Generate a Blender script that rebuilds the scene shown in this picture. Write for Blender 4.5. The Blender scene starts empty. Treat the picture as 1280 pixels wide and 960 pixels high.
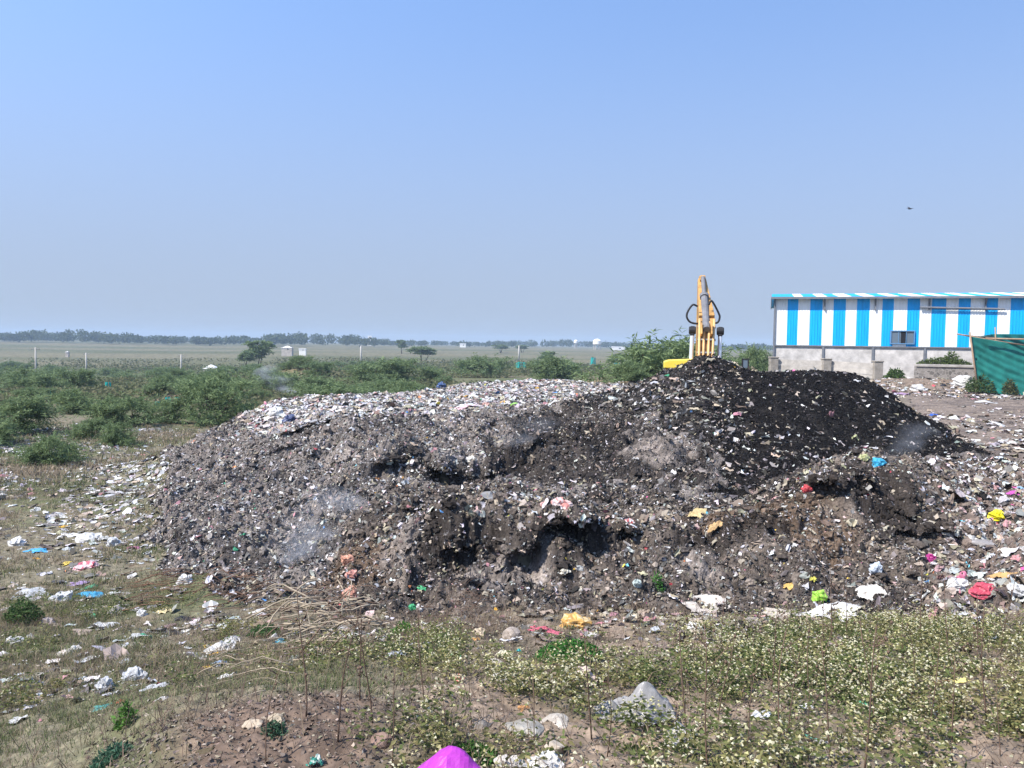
import bpy, bmesh, math, random
import numpy as np
from mathutils import Vector, Matrix, Euler

# ------------------------------------------------------------------ camera, sky, sun, exposure
S = bpy.context.scene
COL = S.collection
CZ = 5.0                      # eye height above the datum
FPX = 980.0                   # focal length in pixels of a 1280 px wide frame
PITCH, ROLL = math.atan(50 / FPX), math.radians(0.8)
cam = bpy.data.cameras.new('camera')
cam.sensor_width = 36; cam.lens = 36 * FPX / 1280; cam.clip_start = 0.05; cam.clip_end = 9000
camo = bpy.data.objects.new('camera', cam); COL.objects.link(camo)
RC = (Matrix.Rotation(math.pi / 2 - PITCH, 3, 'X') @ Matrix.Rotation(ROLL, 3, 'Z'))
camo.matrix_world = Matrix.Translation((0, 0, CZ)) @ RC.to_4x4()
S.camera = camo

SUN_EL, SUN_AZ = math.radians(50), math.radians(-122)      # azimuth clockwise from +Y
w = bpy.data.worlds.new('World'); S.world = w; w.use_nodes = True
nt = w.node_tree; bg = nt.nodes['Background']
sky = nt.nodes.new('ShaderNodeTexSky'); sky.sky_type = 'NISHITA'; sky.sun_disc = False
sky.sun_elevation = SUN_EL; sky.sun_rotation = SUN_AZ
sky.air_density = 1.0; sky.dust_density = 0.3; sky.ozone_density = 3.0; sky.altitude = 300
tcw = nt.nodes.new('ShaderNodeTexCoord'); mpw = nt.nodes.new('ShaderNodeMapping'); mpw.vector_type = 'POINT'
mpw.inputs['Location'].default_value = (0, 0, 0.30)            # dusty air: the pale band at the horizon is left to the haze
nt.links.new(tcw.outputs['Generated'], mpw.inputs[0]); nt.links.new(mpw.outputs[0], sky.inputs[0])
sepw = nt.nodes.new('ShaderNodeSeparateXYZ'); nt.links.new(tcw.outputs['Generated'], sepw.inputs[0])
mrw = nt.nodes.new('ShaderNodeMapRange'); mrw.interpolation_type = 'SMOOTHSTEP'
for i_, v_ in ((1, -0.02), (2, 0.45), (3, 0.97), (4, 0.0)): mrw.inputs[i_].default_value = v_
nt.links.new(sepw.outputs[2], mrw.inputs[0])
mxw = nt.nodes.new('ShaderNodeMix'); mxw.data_type = 'RGBA'; mxw.inputs[7].default_value = (1.21, 1.41, 1.73, 1)   # dust in the lower air
nt.links.new(mrw.outputs[0], mxw.inputs[0]); nt.links.new(sky.outputs[0], mxw.inputs[6])
nt.links.new(mxw.outputs[2], bg.inputs[0]); bg.inputs[1].default_value = 0.15
sl = bpy.data.lights.new('sun', 'SUN'); sl.energy = 3.15; sl.angle = math.radians(0.5); sl.color = (1, 0.94, 0.86)
so = bpy.data.objects.new('sun', sl); COL.objects.link(so)
sdir = Vector((math.sin(SUN_AZ) * math.cos(SUN_EL), math.cos(SUN_AZ) * math.cos(SUN_EL), math.sin(SUN_EL)))
so.rotation_euler = sdir.to_track_quat('Z', 'Y').to_euler()
so.location = (-20, -20, 30)
S.view_settings.view_transform = 'Standard'; S.view_settings.look = 'None'
S.view_settings.exposure = 1.3; S.view_settings.gamma = 1; S.view_settings.use_curve_mapping = False
S.cycles.use_denoising = True; S.cycles.denoiser = 'OPENIMAGEDENOISE'; S.cycles.denoising_input_passes = 'RGB_ALBEDO_NORMAL'; S.cycles.denoising_prefilter = 'ACCURATE'
S.cycles.max_bounces = 5; S.cycles.diffuse_bounces = 3; S.cycles.glossy_bounces = 2
S.cycles.transmission_bounces = 3; S.cycles.transparent_max_bounces = 8; S.cycles.volume_bounces = 0
S.cycles.volume_step_rate = 2.0

rng = np.random.default_rng(7)
random.seed(7)

# ------------------------------------------------------------------ noise
def _h(ix, iy, s):
    n = (ix.astype(np.int64) * 374761393 + iy.astype(np.int64) * 668265263 + s * 974711) & 0x7fffffff
    n = ((n ^ (n >> 13)) * 1274126177) & 0x7fffffff
    n = ((n ^ (n >> 15)) * 1103515245 + 12345) & 0x7fffffff
    return ((n ^ (n >> 16)) & 0xffff) / 32767.5 - 1
def vn(x, y, s=0):
    x = np.asarray(x, float); y = np.asarray(y, float)
    ix = np.floor(x); iy = np.floor(y); fx = x - ix; fy = y - iy
    fx = fx * fx * (3 - 2 * fx); fy = fy * fy * (3 - 2 * fy)
    a = _h(ix, iy, s); b = _h(ix + 1, iy, s); c = _h(ix, iy + 1, s); d = _h(ix + 1, iy + 1, s)
    return (a + (b - a) * fx) * (1 - fy) + (c + (d - c) * fx) * fy
def fbm(x, y, s=0, o=4, g=0.5):
    t = 0; a = 1; n = 0
    for k in range(o):
        t = t + a * vn(x * 2**k + 13.7 * k, y * 2**k - 7.1 * k, s + k); n += a; a *= g
    return t / n
def sstep(a, b, x):
    t = np.clip((x - a) / (b - a), 0, 1); return t * t * (3 - 2 * t)

# ------------------------------------------------------------------ pixel <-> world at design depth
RCn = np.array(RC)
def ray(px, py):
    d = RCn @ np.array([(px - 640) / FPX, -(py - 480) / FPX, -1.0]); return d / d[1]
def at(px, py, Y):
    d = ray(px, py) * Y; return Vector((d[0], d[1], d[2] + CZ))

# ------------------------------------------------------------------ terrain: control points (pixel row or height, depth)
FAR_L = [(-6.2, 95), (-7.7, 140), (-9.4, 200), (-10.2, 270), (-9.8, 400), (-8.2, 620), (-5.5, 900), (-4.6, 1500), (-4.0, 2600)]
FAR_C = [(-5.5, 120), (-7.0, 200), (-8.0, 300), (-8.0, 450), (-6.5, 650), (-5.2, 900), (-4.6, 1500), (-4.0, 2600)]
FAR_R = [(-2.6, 63), (-2.7, 100), (-4.0, 200), (-5.0, 400), (-4.5, 900), (-4.4, 1500), (-4.0, 2600)]
NEAR_L = [(-1.9, 1.0), (-2.2, 2.2)]
NEAR = [(-1.75, 1.0), (-1.95, 2.2)]
CTRL = {
 -320: NEAR_L + [(-3.2, 5.8), (-4.2, 11.5), (-4.5, 16.5), (-4.5, 25), (-4.5, 38), (-5, 60)] + FAR_L,
 -120: NEAR_L + [(960, 5.8), (860, 8.2), (780, 11.5), (690, 16.5), (600, 25), (550, 34), (520, 46), (500, 62)] + FAR_L,
 0: NEAR_L + [(960, 5.8), (860, 8.2), (780, 11.5), (690, 16.5), (600, 25), (550, 34), (520, 46), (500, 62)] + FAR_L,
 100: NEAR_L + [(960, 5.2), (900, 6.4), (840, 8.5), (780, 11.5), (700, 16), (620, 22.5), (560, 32), (520, 46), (500, 60)] + FAR_L,
 200: NEAR + [(960, 4.4), (925, 4.7), (880, 6.2), (830, 8.6), (780, 11.3), (720, 14.5), (690, 16.6), (640, 20), (605, 24), (575, 30), (540, 39), (515, 52), (-5.2, 70)] + FAR_L,
 260: NEAR + [(960, 4.2), (905, 4.8), (870, 6.2), (830, 8.5), (780, 11.2), (725, 13.8), (690, 15.6), (640, 18.3), (600, 21.2), (550, 26), (-4.5, 32), (-4.9, 50), (-5.4, 70)] + FAR_L,
 330: NEAR + [(960, 4.2), (895, 4.9), (860, 6.2), (820, 8.6), (785, 10.8), (760, 12.2), (700, 15), (660, 17), (600, 20.5), (560, 23), (525, 25.5), (505, 28), (-2.5, 32), (-4.6, 38), (-5, 55), (-5.3, 75)] + FAR_C,
 400: NEAR + [(960, 4.2), (885, 4.9), (850, 6.3), (810, 8.8), (780, 10.6), (755, 12), (700, 14.5), (650, 17), (600, 19.6), (560, 21.6), (525, 23.5), (500, 28), (494, 32), (-3, 36), (-4.8, 44), (-5.2, 75)] + FAR_C,
 480: NEAR + [(960, 4.2), (880, 5.4), (820, 7.6), (790, 9.6), (765, 11.5), (730, 12.6), (690, 13.6), (660, 14.3), (640, 15.2), (615, 17.5), (600, 18.8), (575, 19.2), (540, 21.5), (515, 24), (500, 28), (490, 34), (-3, 40), (-4.8, 50), (-5.2, 75)] + FAR_C,
 560: NEAR + [(960, 4.2), (880, 5.5), (820, 7.8), (790, 9.5), (765, 11.3), (735, 12.3), (700, 12.9), (682, 13.1), (648, 13.3), (632, 13.9), (625, 15.5), (612, 17.8), (606, 19.2), (578, 19.6), (545, 21.8), (520, 24), (505, 27), (490, 33), (481, 40), (-3.2, 46), (-5, 58), (-5.2, 80)] + FAR_C,
 640: NEAR + [(960, 4.3), (880, 5.6), (830, 7.3), (800, 8.8), (770, 11), (740, 12.2), (700, 12.9), (687, 13.1), (648, 13.3), (629, 13.9), (620, 16), (600, 18.5), (590, 19.5), (572, 20), (540, 22), (515, 24.5), (500, 28), (485, 36), (475, 43), (-3, 50), (-5, 64), (-5.2, 85)] + FAR_C,
 720: NEAR + [(960, 4.3), (880, 5.6), (830, 7.3), (800, 8.8), (765, 11.2), (740, 12.2), (700, 12.8), (687, 13), (653, 13.2), (637, 13.9), (625, 15.8), (600, 18), (570, 20), (540, 22), (515, 25), (495, 30), (480, 38), (474, 43), (-3, 50), (-5, 64), (-5.2, 85)] + FAR_C,
 780: NEAR + [(960, 4.3), (880, 5.6), (820, 7.6), (790, 9.2), (760, 11.2), (740, 12.1), (700, 12.7), (670, 13.1), (650, 14), (630, 15.5), (600, 17.5), (560, 19.8), (520, 22.7), (494, 25), (486, 26.2), (-2.0, 29), (-2.1, 34), (-2.3, 44), (-4, 60), (-5, 85)] + FAR_C,
 830: NEAR + [(960, 4.3), (880, 5.6), (820, 7.6), (785, 9.2), (755, 11), (735, 12), (700, 12.7), (670, 13.2), (652, 14), (630, 15.6), (600, 17.3), (560, 19.5), (520, 22), (480, 24.9), (464, 26), (-1.9, 28), (-3.4, 30.5), (-3.3, 34), (-2.8, 45), (-3, 60), (-4, 85)] + FAR_C,
 880: NEAR + [(960, 4.3), (880, 5.7), (820, 7.6), (785, 9.3), (760, 10.8), (735, 12), (700, 12.8), (670, 13.3), (645, 14.3), (632, 15.5), (600, 17.3), (560, 19.5), (520, 21.6), (480, 24), (462, 25.2), (442, 26), (-1.9, 28), (-3.4, 30.5), (-3.3, 34), (-2.8, 45)] + FAR_R,
 855: [(560, 19.5), (520, 21.8), (480, 24.4), (455, 26), (-1.9, 28)],
 908: [(560, 19.6), (520, 21.6), (480, 24.2), (451, 26), (-1.9, 28.2)],
 925: [(480, 24.2), (460, 26), (-1.9, 28.2)],
 940: NEAR + [(960, 4.3), (880, 5.7), (820, 7.6), (785, 9.4), (765, 10.6), (740, 11.7), (700, 12.6), (675, 13), (646, 13.5), (629, 14.1), (632, 16), (612, 17.4), (560, 19.8), (520, 21.6), (490, 23.5), (463, 26), (-1.9, 28.2), (-3.3, 31), (-3.1, 36), (-2.7, 45)] + FAR_R,
 1000: NEAR + [(960, 4.3), (880, 5.7), (820, 7.6), (785, 9.4), (765, 10.6), (740, 11.8), (700, 12.6), (662, 13.3), (624, 13.8), (601, 14.5), (606, 16.5), (602, 17.6), (560, 19.8), (520, 21.8), (490, 23.6), (464, 26), (-1.7, 28.3), (-2.8, 31.5), (-2.7, 45)] + FAR_R,
 1070: NEAR + [(960, 4.3), (880, 5.7), (820, 7.6), (785, 9.4), (765, 10.5), (740, 11.8), (700, 12.7), (662, 13.4), (612, 13.9), (584, 14.4), (573, 15.3), (582, 18), (578, 19.5), (550, 21), (520, 22.6), (490, 24.5), (468, 26.3), (-1.8, 28.5), (-2.7, 31.5), (-2.7, 45)] + FAR_R,
 1110: NEAR + [(960, 4.3), (880, 5.7), (820, 7.6), (780, 9.4), (760, 10.6), (735, 11.9), (690, 12.8), (640, 13.8), (592, 14.4), (576, 15.5), (582, 18.5), (550, 21), (520, 23), (490, 25.5), (-2.1, 28), (-2.7, 31.5), (-2.7, 45)] + FAR_R,
 1160: NEAR + [(960, 4.3), (880, 5.7), (820, 7.5), (780, 9.3), (760, 10.4), (730, 11.8), (690, 12.8), (636, 14), (598, 15), (584, 16.3), (582, 19.6), (560, 21.8), (540, 24.5), (-2.75, 28), (-2.7, 34), (500, 42)] + FAR_R,
 1230: NEAR + [(960, 4.4), (880, 5.7), (820, 7.4), (785, 8.9), (765, 9.8), (720, 11.6), (680, 13), (640, 14.7), (605, 17), (580, 19.5), (560, 22), (530, 28.5), (500, 42)] + FAR_R,
 1280: NEAR + [(960, 4.4), (880, 5.7), (820, 7.4), (780, 9), (740, 10.5), (690, 12), (650, 14), (610, 17), (570, 21.5), (530, 29.5), (500, 43)] + FAR_R,
 1400: NEAR + [(960, 4.4), (880, 5.7), (820, 7.4), (780, 9), (740, 10.5), (690, 12), (650, 14), (610, 17), (-2.87, 21.5), (-2.75, 29.5), (-2.68, 43)] + FAR_R,
 1600: NEAR + [(-2.4, 4.4), (-3.1, 9), (-3.1, 12), (-3, 17), (-2.8, 29.5), (-2.68, 43)] + FAR_R,
}
cu, cv, cz = [], [], []
for px, lst in CTRL.items():
    for a, Y in lst:
        cu.append((px - 640) / FPX); cv.append(math.log(Y))
        if a < 100: cz.append(a)
        else: cz.append(at(px, a, Y).z - CZ)
cu, cv, cz = map(np.array, (cu, cv, cz))
EPS = 0.02
def kern(du, dv): return np.sqrt(du * du + dv * dv + EPS * EPS)
n = len(cu); A = np.zeros((n + 1, n + 1))
A[:n, :n] = kern(cu[:, None] - cu[None], cv[:, None] - cv[None]) + np.eye(n) * -0.0015
A[:n, n] = 1; A[n, :n] = 1
W = np.linalg.solve(A, np.append(cz, 0))
U0, U1, NU = -0.95, 0.95, 860
VB = [math.log(1.0), math.log(3.6), math.log(48), math.log(2600)]
vs = np.concatenate([np.linspace(VB[0], VB[1], 90, endpoint=False), np.linspace(VB[1], VB[2], 640, endpoint=False), np.linspace(VB[2], VB[3], 240)])
us = np.linspace(U0, U1, NU); NV = len(vs)
cus = us[::5].copy(); cus[-1] = us[-1]; cvs = np.unique(np.append(vs[::4], vs[-1]))
CG = np.full((len(cvs), len(cus)), W[n])
for k in range(n): CG += W[k] * kern(cus[None] - cu[k], cvs[:, None] - cv[k])
def lerp_grid(G, gu, gv, u, v):
    i = np.clip(np.searchsorted(gu, u) - 1, 0, len(gu) - 2); j = np.clip(np.searchsorted(gv, v) - 1, 0, len(gv) - 2)
    a = np.clip((u - gu[i]) / (gu[i + 1] - gu[i]), 0, 1); b = np.clip((v - gv[j]) / (gv[j + 1] - gv[j]), 0, 1)
    return (G[j, i] * (1 - a) + G[j, i + 1] * a) * (1 - b) + (G[j + 1, i] * (1 - a) + G[j + 1, i + 1] * a) * b
UU, VV = np.meshgrid(us, vs)
YY = np.exp(VV); XX = UU * YY
Z0 = lerp_grid(CG, cus, cvs, UU, VV)
HUMPS = [(742, 55, 2.6, 1.5, 1.3), (566, 53, 3.4, 1.6, 1.5), (640, 60, 3.0, 2, .9), (385, 120, 6, 4, 1.6), (215, 66, 2.6, 2.0, .7), (812, 47, 2.0, 1.6, .9), (1150, 51.5, 6.5, 3.0, .75)]
for hp_, hy_, hw_, hd_, hh_ in HUMPS: Z0 = Z0 + hh_ * np.exp(-((XX - (hp_ - 640) / FPX * hy_) / hw_) ** 2 - ((YY - hy_) / hd_) ** 2)

def inside(poly, px, Y):
    """poly of (pixel column, depth) tested in (u, ln depth)"""
    u = (px - 640) / FPX; v = np.log(Y); c = np.zeros(u.shape, bool)
    p = [((a - 640) / FPX, math.log(b)) for a, b in poly]; m = len(p)
    for k in range(m):
        (x1, y1), (x2, y2) = p[k], p[(k + 1) % m]
        if y1 == y2: continue
        t = ((y1 > v) != (y2 > v)) & (u < (x2 - x1) * (v - y1) / (y2 - y1) + x1)
        c ^= t
    return c
HEAP = [(178, 17), (215, 14.6), (270, 13), (330, 12.0), (400, 11.7), (480, 11.3), (560, 11.0), (720, 10.9), (830, 10.8), (940, 10.5), (1070, 10.3), (1150, 10.1), (1230, 9.6), (1560, 9.4),
        (1560, 17.5), (1275, 19.5), (1242, 21.6), (1218, 25), (1160, 28), (1110, 31), (1000, 32), (940, 31), (890, 29.3), (830, 29.6), (805, 46), (700, 49), (640, 49), (560, 46), (480, 40), (400, 36), (330, 32), (260, 29.5), (205, 27.5), (182, 22)]
BLACK = [(715, 27.5), (750, 23.8), (800, 22.2), (855, 20.6), (885, 18.8), (915, 17.0), (960, 16.9), (1000, 17.4), (1070, 18.6), (1110, 19.2), (1180, 20.5), (1242, 21.6), (1218, 25), (1160, 28), (1110, 31), (1000, 32), (940, 31), (890, 29.3), (830, 29.6), (780, 29.5)]
RIDGE = [(425, 13.5), (400, 11.7), (400, 8), (1560, 8), (1560, 20), (1275, 20), (1180, 19.6), (1110, 18.9), (1070, 18.3), (1000, 16.9), (940, 16.3), (880, 16), (780, 16), (720, 16.5), (640, 17.4), (560, 18), (480, 17.4), (440, 15.5)]
def jit(X, Y, s, amp):
    px = X / Y * FPX + 640
    return px + fbm(X * 0.9, Y * 0.9, s, 3) * amp * FPX / Y, Y + fbm(X * 0.9, Y * 0.9, s + 9, 3) * amp
def regions(X, Y):
    px, yy = jit(X, Y, 50, 0.9)
    yy = np.maximum(yy, 0.5)
    h = inside(HEAP, px, yy); b = inside(BLACK, px, yy) & h; r = inside(RIDGE, px, yy) & h & ~b
    return h, b, r
hm, bm_, rm = regions(XX, YY)
# rough, clumpy relief
def plateau(X, Y):
    px = X / Y * FPX + 640
    lim = 23.6 + 1.0 * fbm(X * 0.6, Y * 0.6, 88, 3) + np.clip((px - 520) / 200, 0, 1) * 2.2
    return sstep(lim - 0.3, lim + 1.2, Y) * sstep(800, 740, px) * sstep(285, 330, px)
def relief(X, Y, heap, black):
    lump = np.abs(fbm(X * 1.1, Y * 1.1, 3, 3)) * 2 - 0.35
    fine = fbm(X * 4.5, Y * 4.5, 11, 3)
    hz = 0.25 * lump + 0.12 * fine + 0.06 * vn(X * 15, Y * 15, 5)
    bz = 0.05 * lump + 0.05 * fine + 0.035 * vn(X * 15, Y * 15, 6)
    gz = 0.05 * np.abs(fbm(X * 2.6, Y * 2.6, 26, 3)) * (Y < 6.2) + 0.07 * fbm(X * 0.8, Y * 0.8, 21, 3) + 0.035 * fbm(X * 4, Y * 4, 23, 3) + 0.02 * fbm(X * 14, Y * 14, 24, 2)
    gz = np.where(Y > 60, 0.25 * fbm(X * 0.05, Y * 0.05, 25, 3), gz)
    hz = hz - 0.55 * plateau(X, Y) * hz - .16 * plateau(X, Y)
    return np.where(heap, np.where(black, bz, hz), gz)
def blur(a, k):
    for ax in (0, 1):
        c = np.cumsum(np.pad(a, [(k + 1, k) if i == ax else (0, 0) for i in (0, 1)], mode='edge'), axis=ax)
        a = (c[2 * k + 1:] - c[:-2 * k - 1]) / (2 * k + 1) if ax == 0 else (c[:, 2 * k + 1:] - c[:, :-2 * k - 1]) / (2 * k + 1)
    return a
hs = blur(hm.astype(float), 4)
bs = blur(bm_.astype(float), 6)
ZR = relief(XX, YY, np.ones_like(hm), np.zeros_like(hm)) * hs * (1 - bs) + relief(XX, YY, np.ones_like(hm), np.ones_like(hm)) * bs * hs + relief(XX, YY, np.zeros_like(hm), np.zeros_like(hm)) * (1 - hs)
ZZ = Z0 + ZR + CZ
# slumped lips: the crest leans out over a hollow, so the lip throws its own shade
def lips(X, Y):
    px = X / Y * FPX + 640; dy = np.zeros(X.shape)
    for pa, pb, Yc, wdt, st in LIPS:
        yc = Yc + 0.35 * fbm(X * 1.3, X * 0 + Yc, 201, 3); t = (Y - yc) / wdt
        m_ = sstep(pa - 25, pa + 15, px) * sstep(pb + 25, pb - 15, px) * (0.05 + 0.95 * sstep(-0.25, 0.4, fbm(X * 1.9, X * 0 + 3.3 * Yc, 205, 3)))
        dy += .78 * st * m_ * np.where(t < 0, np.exp(-((t + .45) / .5) ** 2), -1.15 * np.exp(-((t - .35) / .55) ** 2))
    return dy
LIPS = [(490, 725, 13.2, 0.55, 0.60), (715, 865, 13.3, 0.55, 0.52), (850, 990, 13.35, 0.55, 0.58), (985, 1085, 14.0, 0.5, 0.44), (1085, 1160, 14.1, .5, .36), (465, 660, 19.42, 0.8, 0.75), (655, 720, 20.6, 0.6, 0.5), (350, 440, 23.8, 0.6, 0.5), (270, 350, 16.4, .4, .25), (410, 520, 14.4, .45, .32), (1100, 1230, 13.2, .5, .3)]
_rl = random.Random(41)
for _ in range(26):
    a_ = _rl.uniform(430, 1180); LIPS.append((a_, a_ + _rl.uniform(35, 110), _rl.uniform(12.1, 16.0), _rl.uniform(.22, .4), _rl.uniform(.12, .3)))
for _ in range(16):
    a_ = _rl.uniform(240, 620); LIPS.append((a_, a_ + _rl.uniform(35, 110), _rl.uniform(16.5, 24), _rl.uniform(.3, .5), _rl.uniform(.12, .3)))
SUz = lambda u, v: lerp_grid(ZZ, us, vs, u, v)
def height(X, Y):
    X = np.asarray(X, float); Y = np.maximum(np.asarray(Y, float), 1.0)
    return SUz(X / Y, np.log(Y))
def normal(X, Y):
    e = 0.06 + 0.004 * Y
    dx = (height(X + e, Y) - height(X - e, Y)) / (2 * e); dy = (height(X, Y + e) - height(X, Y - e)) / (2 * e)
    nn = np.stack([-dx, -dy, np.ones_like(dx)], -1); return nn / np.linalg.norm(nn, axis=-1, keepdims=True)
_Ys = np.exp(np.linspace(math.log(2.6), math.log(2500), 3000))
def hit(px, py):
    d = ray(px, py); z = d[2] * _Ys + CZ; g = height(d[0] * _Ys, _Ys)
    k = np.argmax(z <= g)
    Y = _Ys[k]; return np.array([d[0] * Y, Y, float(height(d[0] * Y, Y))])

# ------------------------------------------------------------------ materials
def mat(name, color=(0.5, 0.5, 0.5), rough=0.8, attr=None, noise=None, bump=0, bscale=20, metal=0, spec=0.3, trans=0, two=None, nscale=None):
    m = bpy.data.materials.new(name); m.use_nodes = True
    t = m.node_tree; b = t.nodes['Principled BSDF']
    b.inputs['Roughness'].default_value = rough; b.inputs['Metallic'].default_value = metal
    b.inputs['Specular IOR Level'].default_value = spec
    src = None
    tc = t.nodes.new('ShaderNodeTexCoord')
    if attr:
        a = t.nodes.new('ShaderNodeAttribute'); a.attribute_name = attr; src = a.outputs['Color']
    if noise:
        nz = t.nodes.new('ShaderNodeTexNoise'); nz.inputs['Scale'].default_value = noise[0]; nz.inputs['Detail'].default_value = 6
        nz.inputs['Roughness'].default_value = 0.65
        if nscale:
            mpn = t.nodes.new('ShaderNodeMapping'); mpn.inputs['Scale'].default_value = nscale; t.links.new(tc.outputs['Object'], mpn.inputs[0]); t.links.new(mpn.outputs[0], nz.inputs['Vector'])
        else: t.links.new(tc.outputs['Object'], nz.inputs['Vector'])
        mr = t.nodes.new('ShaderNodeMapRange'); mr.inputs[1].default_value = 0.3; mr.inputs[2].default_value = 0.7
        mr.inputs[3].default_value = 1 - noise[1]; mr.inputs[4].default_value = 1 + noise[1]
        t.links.new(nz.outputs['Fac'], mr.inputs[0])
        mx = t.nodes.new('ShaderNodeMix'); mx.data_type = 'RGBA'; mx.blend_type = 'MULTIPLY'; mx.inputs[0].default_value = 1
        if src is not None: t.links.new(src, mx.inputs[6])
        else: mx.inputs[6].default_value = (*color, 1)
        t.links.new(mr.outputs[0], mx.inputs[7]); src = mx.outputs[2]
    if src is not None: t.links.new(src, b.inputs['Base Color'])
    else: b.inputs['Base Color'].default_value = (*color, 1)
    if bump:
        nb = t.nodes.new('ShaderNodeTexNoise'); nb.inputs['Scale'].default_value = bscale; nb.inputs['Detail'].default_value = 5
        t.links.new(tc.outputs['Object'], nb.inputs['Vector'])
        bp = t.nodes.new('ShaderNodeBump'); bp.inputs['Strength'].default_value = bump; bp.inputs['Distance'].default_value = 0.03
        t.links.new(nb.outputs['Fac'], bp.inputs['Height']); t.links.new(bp.outputs['Normal'], b.inputs['Normal'])
    if trans:
        tr = t.nodes.new('ShaderNodeBsdfTranslucent'); ms = t.nodes.new('ShaderNodeMixShader'); ms.inputs[0].default_value = trans
        if src is not None: t.links.new(src, tr.inputs[0])
        else: tr.inputs[0].default_value = (*color, 1)
        t.links.new(b.outputs[0], ms.inputs[1]); t.links.new(tr.outputs[0], ms.inputs[2])
        t.links.new(ms.outputs[0], t.nodes['Material Output'].inputs[0])
    return m
M_ground = mat('ground_soil', attr='Col', rough=0.95, noise=(9, 0.45), bump=0.5, bscale=14, spec=0.1)
M_waste = mat('waste', attr='Col', rough=0.95, noise=(22, 0.6), bump=0.6, bscale=30, spec=0.05)
M_litter = mat('litter_bits', attr='Col', rough=0.75, spec=0.12)
M_leaf = mat('leaf', attr='Col', rough=0.7, spec=0.15, trans=0.35)
M_bark = mat('bark', (0.10, 0.075, 0.055), rough=0.9, noise=(8, 0.4))
M_straw = mat('dry_straw', (0.34, 0.28, 0.205), rough=0.9, noise=(6, 0.4))
M_twig = mat('dry_twig', (0.13, 0.085, 0.06), rough=0.9, noise=(6, 0.4))

# ------------------------------------------------------------------ mesh helpers
def link(o, parent=None):
    COL.objects.link(o)
    if parent is not None: o.parent = parent
    return o
def np_mesh(name, verts, faces, m, cols=None, smooth=False, parent=None, matidx=None):
    """faces: (n,3) or (n,4) int array"""
    me = bpy.data.meshes.new(name); k = faces.shape[1]
    me.vertices.add(len(verts)); me.vertices.foreach_set('co', np.ascontiguousarray(verts, np.float32).ravel())
    me.loops.add(faces.size); me.loops.foreach_set('vertex_index', np.ascontiguousarray(faces, np.int32).ravel())
    me.polygons.add(len(faces)); me.polygons.foreach_set('loop_start', np.arange(0, faces.size, k, dtype=np.int32))
    me.polygons.foreach_set('use_smooth', np.full(len(faces), smooth))
    for mm in (m if isinstance(m, (list, tuple)) else [m]): me.materials.append(mm)
    if matidx is not None: me.polygons.foreach_set('material_index', np.asarray(matidx, np.int32))
    if cols is not None:
        a = me.attributes.new('Col', 'FLOAT_COLOR', 'POINT')
        c = np.ones((len(verts), 4), np.float32); c[:, :3] = cols; a.data.foreach_set('color', c.ravel())
    me.update(calc_edges=True); me.validate()
    return link(bpy.data.objects.new(name, me), parent)
class MB:
    """collects boxes, tubes and loose polygons into one mesh"""
    def __init__(s): s.v = []; s.f = []; s.mi = []
    def add(s, vs_, fs, mi=0):
        o = len(s.v); s.v += [tuple(p) for p in vs_]; s.f += [tuple(i + o for i in f) for f in fs]; s.mi += [mi] * len(fs)
    def box(s, c, d, rot=None, mi=0):
        R = rot or Matrix.Identity(3); c = Vector(c)
        p = [c + R @ Vector((x * d[0] / 2, y * d[1] / 2, z * d[2] / 2)) for z in (-1, 1) for y in (-1, 1) for x in (-1, 1)]
        s.add(p, [(0, 2, 3, 1), (4, 5, 7, 6), (0, 1, 5, 4), (2, 6, 7, 3), (0, 4, 6, 2), (1, 3, 7, 5)], mi)
    def beam(s, a, b, w_, h_, w2=None, h2=None, mi=0, side=Vector((1, 0, 0))):
        a, b = Vector(a), Vector(b); d = (b - a).normalized(); r = (side - d * side.dot(d)).normalized(); up = d.cross(r)
        w2 = w2 or w_; h2 = h2 or h_
        p = [a + r * x * w_ / 2 + up * y * h_ / 2 for x, y in ((-1, -1), (1, -1), (1, 1), (-1, 1))] + [b + r * x * w2 / 2 + up * y * h2 / 2 for x, y in ((-1, -1), (1, -1), (1, 1), (-1, 1))]
        s.add(p, [(0, 1, 2, 3), (7, 6, 5, 4), (0, 4, 5, 1), (1, 5, 6, 2), (2, 6, 7, 3), (3, 7, 4, 0)], mi)
    def tube(s, pts, r, k=8, mi=0, r2=None, caps=True):
        pts = [Vector(p) for p in pts]; m = len(pts); vs_ = []
        for i, p in enumerate(pts):
            d = (pts[min(i + 1, m - 1)] - pts[max(i - 1, 0)]).normalized()
            u = d.orthogonal().normalized() if i == 0 else (u - d * u.dot(d)).normalized()
            w_ = d.cross(u); rr = r if r2 is None else r + (r2 - r) * i / (m - 1)
            vs_ += [p + (u * math.cos(2 * math.pi * j / k) + w_ * math.sin(2 * math.pi * j / k)) * rr for j in range(k)]
        fs = [(i * k + j, i * k + (j + 1) % k, (i + 1) * k + (j + 1) % k, (i + 1) * k + j) for i in range(m - 1) for j in range(k)]
        if caps: fs += [tuple(range(k))[::-1], tuple((m - 1) * k + j for j in range(k))]
        s.add(vs_, fs, mi)
    def build(s, name, m, parent=None, smooth=False, bevel=0):
        me = bpy.data.meshes.new(name); me.from_pydata(s.v, [], s.f)
        for mm in (m if isinstance(m, (list, tuple)) else [m]): me.materials.append(mm)
        me.polygons.foreach_set('material_index', s.mi); me.polygons.foreach_set('use_smooth', [smooth] * len(s.f)); me.update()
        o = link(bpy.data.objects.new(name, me), parent)
        if bevel:
            b = o.modifiers.new('bevel', 'BEVEL'); b.width = bevel; b.segments = 2; b.limit_method = 'ANGLE'
        return o
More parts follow.
